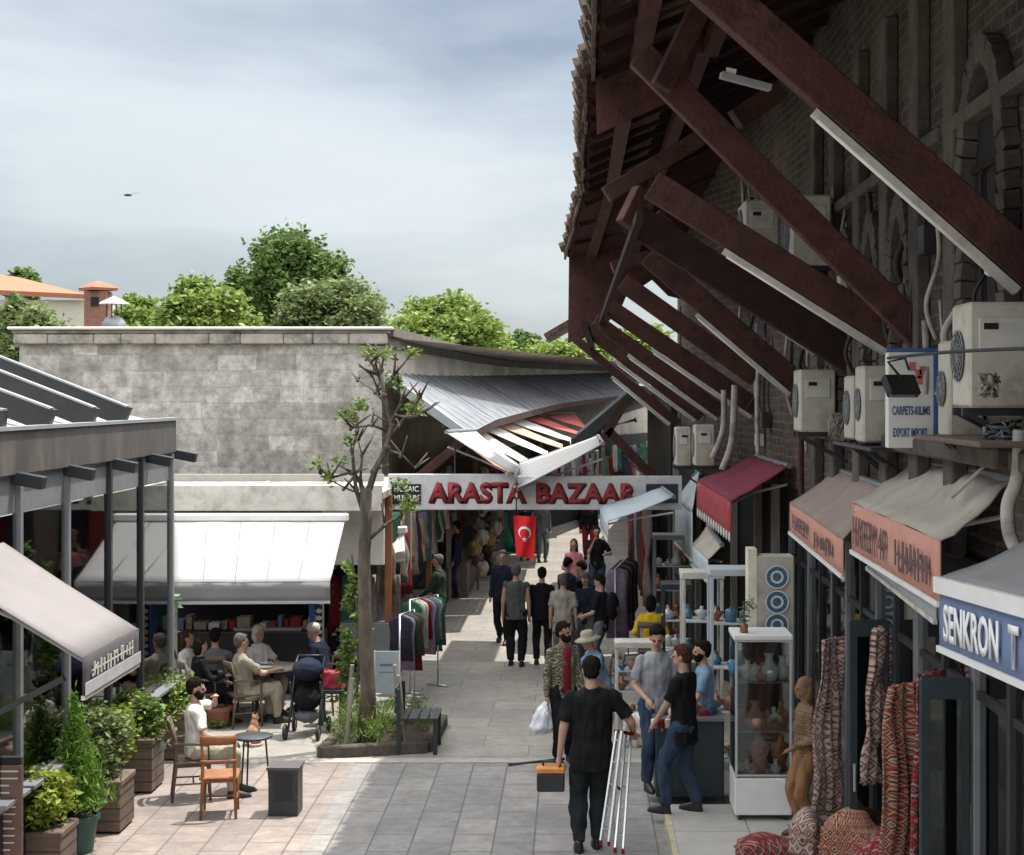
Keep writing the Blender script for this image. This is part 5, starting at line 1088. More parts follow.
def ik(a, t, l1, l2, pole):
    a = Vector(a); t = Vector(t); d = t-a; L_ = min(d.length, (l1+l2)*.995); d = d.normalized(); t = a+d*L_
    x = (l1*l1-l2*l2+L_*L_)/(2*L_); h_ = math.sqrt(max(0, l1*l1-x*x)); p = Vector(pole); p = (p-d*p.dot(d)).normalized()
    return a+d*x+p*h_, t
def capsule(b, a, c, r1, r2, n=10, flat=None):
    a = Vector(a); c = Vector(c); b.tube([a, c], [r1, r2], n); b.ell(a, r1*.995, n, 7); b.ell(c, r2*.995, n, 7)
def person(label, px, fy, hpx=None, face=0, h=1.72, Y=None, z0=0, lean=0, hands=None, feet=None, seat=None, top=CB, bottom=CB, sleeve='long', hair='short', hairm=HAIRK, skin=SKIN, shoes=SHOE, near=False, beard=False, turn=0, tilt=0, group=None, female=False, longtop=False, build=1.0, cap=None, extra=None, elbow=None):
    if Y is None: Y = F*(H-z0)/(fy-CY)
    loc = Vector(((px-CX)*Y/F, Y, z0)); s = h/1.75
    t = thing('person', label, 'person', loc, R(face), group)
    f = .9 if female else 1.0; wd = build
    hipz = (seat if seat else .93*s)
    hipc = Vector((0, 0, hipz)); ln = R(lean)
    def up(v):  # torso-space vector (from the hip) -> local
        v = Vector(v)*s; return hipc+Vector((v.x, v.y*math.cos(ln)+v.z*math.sin(ln), v.z*math.cos(ln)-v.y*math.sin(ln)))
    sh = [up((-.165*f*wd, 0, .465)), up((.165*f*wd, 0, .465))]; hip = [hipc+Vector((-.09*s, 0, -.02)), hipc+Vector((.09*s, 0, -.02))]
    hands = hands or [(-.24, .04, .8), (.24, .04, .8)]
    feet = feet or ([(-.1, .42, 0), (.12, .45, 0)] if seat else [(-.1, -.03, 0), (.1, .05, 0)])
    arms = []
    for k in (0, 1):
        sg_ = -1 if k == 0 else 1; tgt = Vector(hands[k])*s
        e_, w_ = ik(sh[k], tgt, .285*s, .255*s, elbow[k] if elbow else (sg_*.55, -.8, -.5)); arms.append((sh[k], e_, w_))
    legs = []
    for k in (0, 1):
        ft = Vector(feet[k])*s; an = ft+Vector((0, -.02, .09*s)); kn, an2 = ik(hip[k], an, .43*s, .43*s, (0.1*(-1 if k == 0 else 1), 1, .25)); legs.append((hip[k], kn, an2, ft))
    headc = up((0, .03, .7)); Hm = Matrix.Rotation(R(turn), 3, 'Z') @ Matrix.Rotation(R(-tilt), 3, 'X')
    vox = .0095*s if near else .017
    # body: one continuous surface
    b = MB()
    b.ell(headc+Hm @ Vector((0, -.008, .025))*s, Vector((.076, .092, .1))*s, 14, 10, Hm); b.ell(headc+Hm @ Vector((0, .025, -.045))*s, Vector((.056, .062, .068))*s, 12, 8, Hm)
    b.ell(headc+Hm @ Vector((0, .098, -.012))*s, Vector((.013, .018, .024))*s, 6, 5, Hm); b.ell(headc+Hm @ Vector((0, .08, .02))*s, Vector((.045, .015, .012))*s, 6, 5, Hm)
    b.ell(headc+Hm @ Vector((0, .078, -.058))*s, Vector((.024, .015, .012))*s, 6, 5, Hm); b.ell(headc+Hm @ Vector((0, .07, -.092))*s, Vector((.022, .02, .018))*s, 6, 5, Hm)
    for k in (-1, 1): b.ell(headc+Hm @ Vector((k*.077, -.005, -.01))*s, Vector((.01, .02, .032))*s, 6, 5, Hm)
    capsule(b, up((0, 0, .5)), up((0, .015, .64)), .058*s*wd, .052*s)
    def ring(z, rx, ry, y=0): return [up((rx*math.cos(a*math.pi/8), y+ry*math.sin(a*math.pi/8), z)) for a in range(16)]
    tor = [(-.1, .13, .09, 0), (-.03, .155*(1.04 if female else 1), .105, 0), (.08, .14*f, .1, 0), (.2, .135*f, .098, .005), (.33, .155*f, .108, .01), (.43, .148*f, .088, 0), (.49, .11*f, .062, 0), (.535, .065, .05, 0)]
    b.rings([ring(z, rx*wd, ry*wd, y) for z, rx, ry, y in tor])
    for (a, e_, w_) in arms:
        capsule(b, a, e_, .042*s*wd, .038*s*wd); capsule(b, e_, w_, .038*s*wd, .026*s)
        d = (w_-e_).normalized(); side = d.cross(Vector((0, 0, 1))); side = side.normalized() if side.length > .2 else Vector((0, 1, 0)); nn = side.cross(d)
        pc = w_+d*.045*s; capsule(b, w_+d*.015*s, pc+d*.02*s, .027*s, .03*s, 8)
        for j in range(4):
            fr = pc+d*.035*s+side*(j-1.5)*.02*s; ll = [.03, .036, .033, .025][j]*s; m1 = fr+d*ll+nn*-.006*s; m2 = m1+d*ll*.7+nn*-.016*s; b.tube([fr, m1, m2], [.0095*s, .0085*s, .007*s], 6)
        th = w_+d*.03*s+side*.03*s; b.tube([th, th+d*.03*s+side*.022*s, th+d*.055*s+side*.024*s-nn*.01*s], [.013*s, .011*s, .008*s], 6)
    for (a, k_, n_, ft) in legs:
        capsule(b, a, k_, .078*s*wd, .053*s); capsule(b, k_, n_, .052*s, .034*s)
        b.ell(k_.lerp(n_, .28)+Vector((0, -.015, 0)), Vector((.048, .05, .1))*s, 8, 6); b.ell(ft+Vector((0, .03*s, .045*s)), Vector((.032, .07, .03))*s, 8, 6)
    remesh(b, 'body', skin, t, vox)
    # clothes
    c_ = MB(); ex = .014*s; lo = -.2 if longtop else -.12
    prof = [(lo, .172, .125, 0), (-.03, .175*(1.04 if female else 1), .125, 0), (.08, .158*f, .12, 0), (.2, .155*f, .118, .005), (.33, .172*f, .125, .01), (.43, .19*f, .112, 0), (.485, .175*f, .092, 0), (.52, .12*f, .078, 0), (.545, .08, .066, 0)]
    if seat: prof[0] = (-.06, .175, .125, 0)
    c_.rings([ring(z, rx*wd, ry*wd, y) for z, rx, ry, y in prof])
    for (a, e_, w_) in arms:
        if sleeve == 'long': capsule(c_, a, e_, .06*s*wd, .052*s*wd); capsule(c_, e_, e_.lerp(w_, .93), .052*s*wd, .038*s)
        elif sleeve == 'short': c_.ell(a, .056*s*wd, 10, 7); c_.tube([a, a.lerp(e_, .45), a.lerp(e_, .78)], [.06*s*wd, .058*s*wd, .06*s*wd], 10)
        elif sleeve == 'rolled': capsule(c_, a, e_, .064*s*wd, .05*s*wd); c_.tube([e_, e_.lerp(w_, .35)], [.05*s, .045*s], 10)
        elif sleeve == 'none': c_.ell(a, .058*s*wd, 10, 7)
    remesh(c_, 'shirt', top, t, max(vox, .012), wr=.022, seed=len(label))
    c_ = MB(); c_.rings([ring(z, rx*wd, ry*wd, 0) for z, rx, ry in ((-.12, .13, .1), (-.04, .168, .118), (.06, .155*f, .112))])
    for (a, k_, n_, ft) in legs:
        capsule(c_, a+Vector((0, 0, -.0)), k_, .1*s*wd, .078*s*wd); c_.tube([k_, k_.lerp(n_, .4)+Vector((0, -.012, 0)), n_.lerp(k_, .02)], [.077*s*wd, .075*s*wd, .058*s], 10); c_.ell(k_, .077*s*wd, 10, 7)
    remesh(c_, 'trousers', bottom, t, max(vox, .012), wr=.02, seed=len(label)+5)
    for (a, k_, n_, ft) in legs:
        c_ = MB(); d = Vector((ft.x*.0, 1, 0)); o = Vector((ft.x, ft.y, ft.z))
        c_.rings([[o+Vector((rx*math.cos(q)*s, (y0+ry*math.sin(q))*s, z*s)) for q in [2*math.pi*i/12 for i in range(12)]] for z, rx, ry, y0 in ((0.0, .046, .14, .06), (.02, .048, .142, .06), (.05, .044, .125, .05), (.085, .035, .07, .0), (.1, .036, .05, -.02))])
        childmesh(c_, 'shoe', shoes, t)
    # hair
    if hair:
        c_ = MB()
        c_.ell(headc+Hm @ Vector((0, -.026, .048))*s, Vector((.087, .098, .092))*s, 14, 10, Hm)
        if hair == 'short': c_.ell(headc+Hm @ Vector((0, -.055, .0))*s, Vector((.078, .065, .075))*s, 12, 8, Hm); c_.ell(headc+Hm @ Vector((0, .045, .092))*s, Vector((.062, .04, .028))*s, 10, 6, Hm)
        if hair in ('long', 'bob', 'ponytail'):
            c_.ell(headc+Hm @ Vector((0, -.05, -.03))*s, Vector((.095, .072, .13))*s, 12, 8, Hm)
            if hair == 'long': c_.rings([[headc+Vector((rx*math.cos(q), y+.045*math.sin(q), z))*s for q in [2*math.pi*i/12 for i in range(12)]] for z, rx, y in ((.0, .08, -.05), (-.12, .1, -.06), (-.25, .1, -.085), (-.36, .07, -.1), (-.4, .04, -.1))])
        if hair == 'bald': c_ = MB(); c_.ell(headc+Hm @ Vector((0, -.03, .03))*s, Vector((.084, .092, .07))*s, 14, 10, Hm)
        remesh(c_, 'hair', hairm, t, max(vox, .01), wr=.012, wscale=40)
    if cap:
        c_ = MB(); c_.lathe((0, 0, 0), cap[1], 20); cc = headc+Hm @ Vector((0, -.01, .045))*s
        c_.v = [tuple(cc+Hm @ (Vector(v)*s)) for v in c_.v]; 
        o = c_.build(cap[2], cap[0], None, smooth=True); o.parent = t
    for k in (-1, 1):
        c_ = MB(); c_.ell(headc+Hm @ Vector((k*.03, .083, .0))*s, Vector((.014, .008, .008))*s, 8, 5, Hm); o = c_.build('eye', HAIRK, None, smooth=True); o.parent = t
    c_ = MB(); c_.ell(headc+Hm @ Vector((0, .092, -.058))*s, Vector((.024, .006, .006))*s, 8, 5, Hm); o = c_.build('mouth', CR, None, smooth=True); o.parent = t
    if beard:
        c_ = MB(); c_.ell(headc+Hm @ Vector((0, .036, -.075))*s, Vector((.066, .062, .055))*s, 12, 8, Hm); c_.ell(headc+Hm @ Vector((0, .09, -.04))*s, Vector((.032, .012, .008))*s, 8, 5, Hm)
        for k in (-1, 1): c_.ell(headc+Hm @ Vector((k*.055, .02, -.045))*s, Vector((.022, .045, .045))*s, 8, 6, Hm)
        remesh(c_, 'beard', hairm, t, .01, wr=.006, wscale=50)
    t['_j'] = 1; del t['_j']
    return dict(t=t, arms=arms, legs=legs, head=headc, up=up, sh=sh, s=s, M=Matrix.Translation(loc) @ Matrix.Rotation(R(face), 4, 'Z'))
def childmesh(b, name, m, t, smooth=True):
    """b holds local coordinates of thing t"""
    o = b.build(name, m, None, smooth=smooth); o.parent = t; return o
# --- foreground right group
pA = person('man in black t-shirt and dark trousers walking away, carrying a toolbox and a ladder', 592, 851, face=4, h=1.95, top=CB, bottom=cl('charcoal', (.02, .024, .026)), sleeve='short', hair='short', near=True, build=1.16, lean=2,
  hands=[(-.31, .0, .78), (.4, .22, 1.02)], feet=[(-.12, -.02, 0), (.05, .1, 0)], longtop=True, turn=-4)
pB = person('man with a beard in an open plaid shirt, carrying a white plastic bag', 563, 763, face=205, h=1.76, Y=F*H/(763-CY), top=PLAID, bottom=CB, sleeve='long', hair='short', beard=True, near=True, longtop=True, turn=30, hands=[(-.22, .12, .82), (.25, .05, .78)], skin=SKIN2)
b = MB(); s_ = pB['s']; b.rings([[pB['up']((rx*math.cos(q), .118+.02*math.sin(q), z)) for q in [2*math.pi*i/10 for i in range(10)]] for z, rx in ((-.1, .045), (.2, .055), (.42, .05), (.52, .05))]); childmesh(b, 'undershirt', CR, pB['t'])
HAT = (CBE, [(.19, -.02), (.2, -.012), (.12, .02), (.1, .03), (.098, .08), (.08, .11), (.02, .118)], 'sun_hat')
pC = person('seated man in a pale blue shirt and beige sun hat', 603, 700, face=115, h=1.72, Y=22.8, seat=.46, lean=18, top=CBL, bottom=CK, sleeve='long', cap=HAT, hair=None, hands=[(-.15, .42, .78), (.15, .45, .8)], near=False, tilt=12)
pD = person('tall man in an oversized light grey t-shirt looking down', 655, 792, face=-165, h=1.87, z0=.1, Y=18.3, top=CG, bottom=CJ, sleeve='short', near=True, lean=4, hands=[(-.2, .22, .95), (.16, .24, 1.0)], turn=-20, tilt=18, longtop=True, hair='short')
pE = person('man in a black t-shirt and jeans turned left at the counter', 684, 812, face=60, h=1.8, z0=.1, Y=17.25, longtop=True, top=CB, bottom=CJ, sleeve='short', near=True, build=1.05, hands=[(-.12, .32, .86), (.1, .3, .82)], feet=[(-.14, .16, 0), (.12, -.08, 0)], turn=15, hair='short', hairm=HAIRB)
b = MB(); pp = pE['up']((.0, .128, .33))
for k in range(3): b.ell(pE['up']((.0, .125, .18+.09*k)), (.085-.01*k, .012, .035))
childmesh(b, 'print', M['offwhite'], pE['t'])
pF = person('bearded man in a blue-grey t-shirt behind the counter', 704, 770, face=95, h=1.7, z0=.1, Y=18.2, top=CBL, bottom=CR, sleeve='short', beard=True, hair='short', hands=[(-.2, .28, .95), (.2, .25, .95)])
pG = person('woman in a bright yellow sweater seated with her back turned', 651, 690, face=-8, h=1.66, Y=25.5, seat=.62, top=CY_, bottom=CBL, sleeve='long', hair='bob', hairm=HAIRK, female=True, hands=[(-.22, .15, .75), (.22, .15, .75)], feet=[(-.1, .2, 0), (.1, .22, 0)])
# --- middle of the street
WALK = [(-.1, .2, 0), (.1, -.16, .02)]
person('man in a grey gilet over a rust shirt seen from behind', 516, 666, face=-6, h=1.72, top=CV, bottom=CB, sleeve='none', hairm=HAIRG, hair='short', feet=[(-.1, .05, 0), (.1, -.05, 0)], build=1.1)
g_ = bpy.data.objects[-1] if False else None
person('man in black with black hair standing left of the beige shirted man', 542, 665, face=0, h=1.66, top=CB, bottom=CB, sleeve='long', feet=[(-.1, .08, 0), (.1, -.06, 0)])
person('man in a dark jacket walking toward the camera, his shadow on the slabs', 503, 643, face=170, h=1.72, top=CN, bottom=CB, sleeve='long', feet=WALK, hair='short', hairm=HAIRG)
person('man in a striped beige shirt and grey trousers seen from behind', 563, 672, face=-8, h=1.62, top=CST, bottom=CGY, sleeve='short', hairm=HAIRG, build=1.08, longtop=True)
person('man in navy bending over a phone, left one of the close group', 567, 652, face=-40, h=1.68, top=CN, bottom=CN, sleeve='long', hands=[(-.1, .3, 1.1), (.1, .3, 1.1)], tilt=25)
person('man in black in the close group, head bowed, facing left', 583, 655, face=60, h=1.66, top=CB, bottom=CN, sleeve='short', hands=[(-.1, .3, 1.1), (.1, .3, 1.1)], tilt=25)
person('man with a flushed face under grey hair in the close group', 586, 668, face=150, h=1.6, top=CN, bottom=CGY, sleeve='long', hairm=HAIRG, hands=[(-.1, .3, 1.05), (.1, .3, 1.05)], tilt=15)
pK = person('young man in black with a dark backpack, looking left', 601, 678, face=70, h=1.68, top=CB, bottom=CGY, sleeve='short', hands=[(-.12, .3, 1.05), (.1, .3, 1.02)], tilt=18)
b = MB(); b.ell(pK['up']((0, -.2, .3)), (.15, .11, .23), 12, 8); childmesh(b, 'backpack', CB, pK['t']); b = MB(); b.ell(pK['up']((-.02, -.31, .25)), (.05, .01, .05)); childmesh(b, 'backpack_badge', M['leafD'], pK['t'])
person('woman with long dark hair in a pink blouse', 574, 618, face=170, h=1.62, top=CP, bottom=CK, sleeve='long', hair='long', hairm=HAIRB, female=True, hands=[(-.1, .25, 1.1), (.12, .25, 1.1)], longtop=True)
person('tall man in black t-shirt holding a hand to his chin', 597, 606, face=175, h=1.74, top=CB, bottom=CJ, sleeve='short', hands=[(-.2, .2, 1.15), (.06, .22, 1.42)])
person('distant person in dark red trousers beneath the sign', 589, 560, face=180, h=1.75, top=CB, bottom=CR, feet=WALK)
person('distant person in grey clothes standing just right of the flag', 542, 562, face=190, h=1.74, top=CGY, bottom=CGY)
person('distant person half hidden by the flag', 525, 560, face=175, h=1.6, top=CN, bottom=CN, female=True)
person('man in a dark green jacket browsing the left stalls', 439, 650, face=75, h=1.72, top=CDG, bottom=CDG, sleeve='long', hairm=HAIRG, longtop=True, hands=[(-.15, .3, 1.0), (.2, .1, .85)])
person('man in a dark suit standing by the left stalls', 457, 598, face=80, h=1.74, top=CN, bottom=CN, sleeve='long')
# --- left cafe
def chair(label, loc, rz, group, m=None, round_=False, arms=False):
    m = m or M['wood']; t = thing('chair', label, 'chair', loc, rz, group)
    b = MB(); b.box((0, 0, .44), (.42, .42, .035)); b.box((0, 0, .405), (.36, .36, .04)); o = childmesh(b, 'seat', m, t, False); bv = o.modifiers.new('b', 'BEVEL'); bv.width = .012
    for x, y in ((-.17, .17), (.17, .17)): b = MB(); b.tube([(x, y, .42), (x*1.08, y*1.08, 0)], [.02, .014], 8); childmesh(b, 'leg', m, t)
    for x in (-.17, .17):
        b = MB(); b.tube([(x*1.1, -.24, 0), (x, -.19, .43), (x, -.2, .7), (x*1.05, -.25, .88)], [.015, .02, .018, .016], 8); childmesh(b, 'leg', m, t)
    for z, hh in ((.82, .1), (.62, .035)):
        b = MB(); b.sheet((-.19, -.235, z), (.19, -.235, z), (.19, -.245, z+hh), (-.19, -.245, z+hh), .02, 8, 2)
        b.v = [(x, y-.035*(1-(x/.19)**2), zz_) for x, y, zz_ in b.v]; childmesh(b, 'back_rail', m, t)
    b = MB()
    for a, c in (((-.18, .18, .2), (-.185, -.2, .2)), ((.18, .18, .2), (.185, -.2, .2)), ((-.18, .0, .2), (.18, .0, .2))): b.tube([a, c], .01, 6)
    childmesh(b, 'stretcher', m, t)
    if arms:
        for s in (-1, 1): b = MB(); b.tube([(s*.2, -.22, .66), (s*.24, .0, .66), (s*.22, .16, .63), (s*.19, .17, .42)], .014, 6); childmesh(b, 'arm', m, t)
    return t
pc = G(217, 818); c1 = chair('orange brown wooden chair standing empty in front of the seated man', (pc.x, pc.y+.15, 0), R(8), 'wooden cafe chairs')
pc2 = G(193, 800); c2 = chair('dark wooden armchair the phoning man sits on', (pc2.x-.02, pc2.y+.1, 0), R(-75), 'wooden cafe chairs', M['planter'], arms=True)
pS = person('bearded man in a white t-shirt and pale trousers seated, hand raised to his face', 196, 800, face=-75, h=1.74, Y=pc2.y+.1, seat=.55, top=CW, bottom=CBE, sleeve='short', beard=True, near=True, lean=-2, hands=[(-.1, .22, 1.12), (.2, .32, .68)], feet=[(-.12, .5, 0), (.14, .42, 0)], tilt=4, turn=-10, build=1.02)
pt = G(257, 800); t = thing('side_table', 'small round thin legged table in front of the seated man', 'table', (pt.x-.15, pt.y+.5, 0))
b = MB(); b.lathe((0, 0, .6), [(.22, 0), (.23, .01), (.23, .022), (.22, .03)], 24); childmesh(b, 'tabletop', M['char'], t)
for a in range(3): b = MB(); b.tube([(.15*math.cos(a*2.1), .15*math.sin(a*2.1), .6), (.2*math.cos(a*2.1), .2*math.sin(a*2.1), 0)], .011, 6); childmesh(b, 'leg', M['char'], t)
ps = G(283, 817); t = thing('block_stool', 'dark square block stool with a flat top on the sunny paving', 'stool', (ps.x, ps.y+.16, 0))
b = MB(); b.box((0, 0, .26), (.32, .32, .5)); o = childmesh(b, 'body', M['char'], t, False); b = MB(); b.box((0, 0, .525), (.36, .36, .028)); childmesh(b, 'top', mat('dark_top', (.07, .06, .055), .6, var=.2), t, False)
b = MB(); b.box((.0, -.162, .32), (.2, .004, .3)); childmesh(b, 'panel', M['black'], t, False)
# people at the cafe tables
person('woman with long brown hair and a white top seated at the left cafe table', 186, 738, face=-100, h=1.65, Y=22.9, seat=.46, top=CW, bottom=CB, hair='long', hairm=HAIRB, female=True, hands=[(-.2, .35, .75), (.2, .35, .75)])
person('woman in black seated in the shade at the left cafe table', 199, 745, face=-60, h=1.6, Y=22.3, seat=.46, top=CB, bottom=CB, hair='bob', female=True, hands=[(-.2, .35, .75), (.2, .35, .75)])
person('man in a grey t-shirt seated with his back to the camera', 215, 740, face=5, h=1.72, Y=22.8, seat=.46, top=CGY, bottom=CB, sleeve='short', hands=[(-.2, .35, .75), (.2, .35, .75)])
person('older man in an olive beige shirt leaning back at the cafe table', 245, 738, face=-60, h=1.74, Y=22.3, seat=.46, top=CK, bottom=CBE, sleeve='short', hands=[(-.1, .4, .76), (.2, .4, .78)], hair='short', hairm=HAIRG, lean=-6, build=1.1)
person('woman with white hair and sunglasses in a white blouse at the cafe table', 258, 725, face=-130, h=1.66, Y=23.2, seat=.48, top=CW, bottom=CK, sleeve='short', hair='bob', hairm=HAIRW, female=True, hands=[(-.2, .35, .75), (.2, .35, .75)])
person('person with a grey cap leaning over the stroller', 325, 715, face=70, h=1.66, Y=23.2, seat=.52, top=CN, bottom=CB, sleeve='long', hair=None, cap=(M['offwhite'], [(.095, -.02), (.102, .0), (.1, .05), (.075, .09), (.02, .1)], 'knit_cap'), hands=[(-.2, .35, .75), (.2, .3, .75)], lean=15)
for i, (px, Y, rz, lab) in enumerate(((186, 22.9, -100, 'dark cafe chair under the long haired woman'), (199, 22.3, -60, 'dark cafe chair under the woman in black'), (215, 22.8, 5, 'dark cafe chair under the man in grey'), (245, 22.3, -60, 'dark cafe chair under the older man'), (258, 23.2, -130, 'dark cafe chair under the white haired woman'), (325, 23.2, 70, 'dark chair behind the stroller'))):
    p = P(px, 0, Y); dup(c2 if i else c2, (p.x, Y, 0), R(rz), lab)
for px, Y, lab in ((204, 23.4, 'round cafe table between the women on the left'), (272, 22.7, 'round cafe table with plates beside the older man')):
    p = P(px, 0, Y); t = thing('cafe_table', lab, 'table', (p.x, Y, 0), group='cafe tables'); b = MB(); b.lathe((0, 0, .72), [(.38, 0), (.4, .01), (.4, .03), (.38, .04)], 26); childmesh(b, 'tabletop', M['greywood'], t)
    b = MB(); b.lathe((0, 0, 0), [(.22, 0), (.22, .02), (.03, .05), (.028, .72)], 14); childmesh(b, 'pedestal', M['char'], t)
    for k in range(3): a = k*2.2; b = MB(); b.lathe((p.x+.2*math.cos(a), Y+.2*math.sin(a), .762), [(.06, 0), (.1, .015), (.09, .016)], 12) if k else b.lathe((p.x, Y-.1, .762), [(.03, 0), (.035, .1), (.03, .11), (.005, .111)], 10); tag(b.build('plate' if k else 'glass', M['white'] if k else M['cglass']), '%s on the %s' % (['drinking glass', 'right small white plate' if k == 1 else 'left small white plate', 'left small white plate'][k], lab), 'plate' if k else 'glass')
# stroller
st = G(305, 738); t = thing('stroller', 'black folding stroller with chunky wheels parked beside the cafe table', 'stroller', (st.x, st.y+.1, 0))
for x, y in ((-.25, -.2), (.2, -.25), (-.22, .35), (.25, .35)):
    b = MB(); n = 16; b.tube([(x, y+.09*math.cos(2*math.pi*k/n), .1+.085*math.sin(2*math.pi*k/n)) for k in range(n+1)], .024, 6); w_ = childmesh(b, 'wheel', M['black'], t); b = MB(); b.tube([(x-.015, y, .1), (x+.015, y, .1)], .05, 10); o = childmesh(b, 'hub', M['midgrey'], w_)
b = MB()
for s in (-1, 1): b.tube([(s*.2, -.25, .12), (s*.2, .05, .5), (s*.19, .3, .95), (s*.18, .42, 1.02)], .016, 6); b.tube([(s*.22, .35, .12), (s*.2, .05, .5), (s*.2, -.1, .75)], .014, 6)
b.tube([(-.19, .42, 1.02), (.19, .42, 1.02)], .018, 6); childmesh(b, 'frame', M['char'], t)
b = MB(); b.ell((0, .08, .5), (.2, .2, .17)); b.ell((0, .2, .68), (.19, .1, .24)); remesh(b, 'seat', CB, t, .02, wr=.02)
b = MB(); b.ell((0, .12, .88), (.21, .24, .16)); remesh(b, 'hood', CN, t, .02, wr=.02)
b = MB(); b.ell((0, .1, .26), (.17, .22, .09)); remesh(b, 'basket', CGY, t, .02, wr=.02)
t = thing('bag', 'crimson shopping bag resting on a stool beside the stroller', 'bag', G(330, 727)+Vector((0, .2, .5))); b = MB(); b.box((0, 0, .12), (.3, .16, .24)); remesh(b, 'body', mat('crimson', (.5, .03, .07), .8, var=.2), t, .015, wr=.02); b = MB(); b.tube([(-.08, 0, .24), (-.06, 0, .34), (.06, 0, .34), (.08, 0, .24)], .008, 6); childmesh(b, 'handle', CR, t)
t = thing('crate_stool', 'small teal stool under the crimson bag', 'stool', G(330, 727)+Vector((0, .2, 0))); b = MB(); b.box((0, 0, .47), (.34, .3, .05)); childmesh(b, 'seat', M['pot'], t, False)
for x in (-.13, .13):
    for y in (-.11, .11): b = MB(); b.box((x, y, .22), (.035, .035, .445)); childmesh(b, 'leg', M['pot'], t, False)
# cat
p = G(252, 745); t = thing('cat', 'ginger and white cat sitting on the paving with its back to the table', 'cat', p)
b = MB(); b.ell((0, 0, .13), (.085, .11, .13)); b.ell((0, .05, .24), (.06, .06, .1)); b.ell((.0, .08, .34), (.05, .055, .047)); b.ell((0, .13, .33), (.02, .02, .017))
for s in (-1, 1): b.tube([(s*.03, .07, .37), (s*.035, .07, .42)], [.02, .003], 6); b.tube([(s*.03, .11, .22), (s*.03, .13, .02)], [.024, .016], 6); b.ell((s*.07, .02, .06), (.035, .08, .05)); b.ell((s*.03, .15, .015), (.017, .03, .014))
b.tube([(0, -.1, .04), (.08, -.14, .025), (.14, -.06, .02), (.15, .02, .025)], [.025, .022, .02, .012], 7); remesh(b, 'body', mat('ginger_fur', (.27, .15, .08), .9, var=.35, scale=14, dirt=(.5, .43, .35), dscale=6), t, .009); t.rotation_euler = (0, 0, R(-20))
# ---------------------------------------------------------------- things people carry
def wpt(pr, v): return pr['M'] @ Vector(v)
hL = wpt(pA, pA['arms'][0][2]); hR = wpt(pA, pA['arms'][1][2])
t = thing('toolbox', 'black toolbox with an orange lid carried by the man in black', 'toolbox', hL+Vector((-.09, .06, -.36))); o = t.location
b = MB(); b.box((0, 0, .09), (.28, .2, .18)); q = childmesh(b, 'body', M['char'], t, False); q.modifiers.new('b', 'BEVEL').width = .015
b = MB(); b.box((0, 0, .215), (.29, .21, .065)); q = childmesh(b, 'lid', mat('orange_plastic', (.6, .24, .05), .5), t, False); q.modifiers.new('b', 'BEVEL').width = .015
b = MB(); b.tube([(-.08, 0, .245), (-.07, 0, .29), (.09, 0, .29), (.1, 0, .245)], .012, 6); childmesh(b, 'handle', M['black'], t)
b = MB(); b.tube([hL+Vector((.05, .12, -.06)), hL+Vector((-.35, .12, -.1)), hL+Vector((-.52, .12, -.12))], [.016, .012, .018], 7); tag(b.build('tool_rod', M['black'], smooth=True), 'thin black rod sticking out to the left from his hand', 'tool')
# ladder: two folded leaves held upright
t = thing('ladder', 'folded aluminium step ladder carried upright at his right side', 'ladder', (0, 0, 0))
tops = [P(620, 731, 16.3), P(629, 733, 16.1)]; 
lt = [(P(617, 731, 16.0), P(601, 841, 15.6)), (P(622, 731, 16.0), P(609, 842, 15.6)), (P(626, 733, 16.35), P(615, 849, 15.5)), (P(631, 734, 16.35), P(623, 850, 15.5))]
for a, c in lt:
    b = MB(); b.beam(a, c, .022, .055); b.build('rail', M['alu'] if a is not lt[1][0] else M['white'], t, bevel=.003); b = MB(); b.beam(c, c+Vector((0, 0, -.035)), .03, .06); b.build('foot', CR, t)
for (A_, B__) in ((lt[0], lt[1]), (lt[2], lt[3])):
    for k in range(5):
        u = .08+k*.2; b = MB(); b.beam(A_[0].lerp(A_[1], u), B__[0].lerp(B__[1], u), .05, .02); b.build('step', M['alu'], t)
b = MB(); b.beam(lt[0][0], lt[3][0], .07, .03); b.beam(lt[1][0].lerp(lt[1][1], .5), lt[2][0].lerp(lt[2][1], .5), .02, .02); b.build('top_cap', CR, t)
hb_ = wpt(pB, pB['arms'][0][2])
hb2 = wpt(pB, pB['arms'][1][2]); hx = hb_ if hb_.x < hb2.x else hb2
t = thing('plastic_bag', 'white plastic carrier bag hanging from the plaid shirted man', 'bag', hx); b = MB(); b.tube([hx+Vector((-.0, 0, 0)), hx+Vector((-.02, 0, -.12)), hx+Vector((-.05, 0, -.25)), hx+Vector((-.06, 0, -.4)), hx+Vector((-.05, 0, -.46))], [.02, .05, .12, .15, .1], 12)
ob = MB(); ob.v = [tuple(Vector(v)-hx) for v in b.v]; ob.f = b.f; ob.m = b.m; remesh(ob, 'sack', mat('plastic_white', (.62, .63, .66), .4, var=.06), t, .012, wr=.05, wscale=12)
b = MB(); c = wpt(pE, (pE['arms'][0][2]+pE['arms'][1][2])/2); t = thing('mug_stack', 'stack of pale printed cups held by the man in the black t-shirt', 'cups', c)
for j in range(3): b = MB(); b.lathe((-.08+.075*j, -.05, -.06), [(.032, 0), (.036, .02), (.036, .09), (.033, .095)], 12); childmesh(b, 'cup', [M['offwhite'], CR, M['offwhite']][j], t)
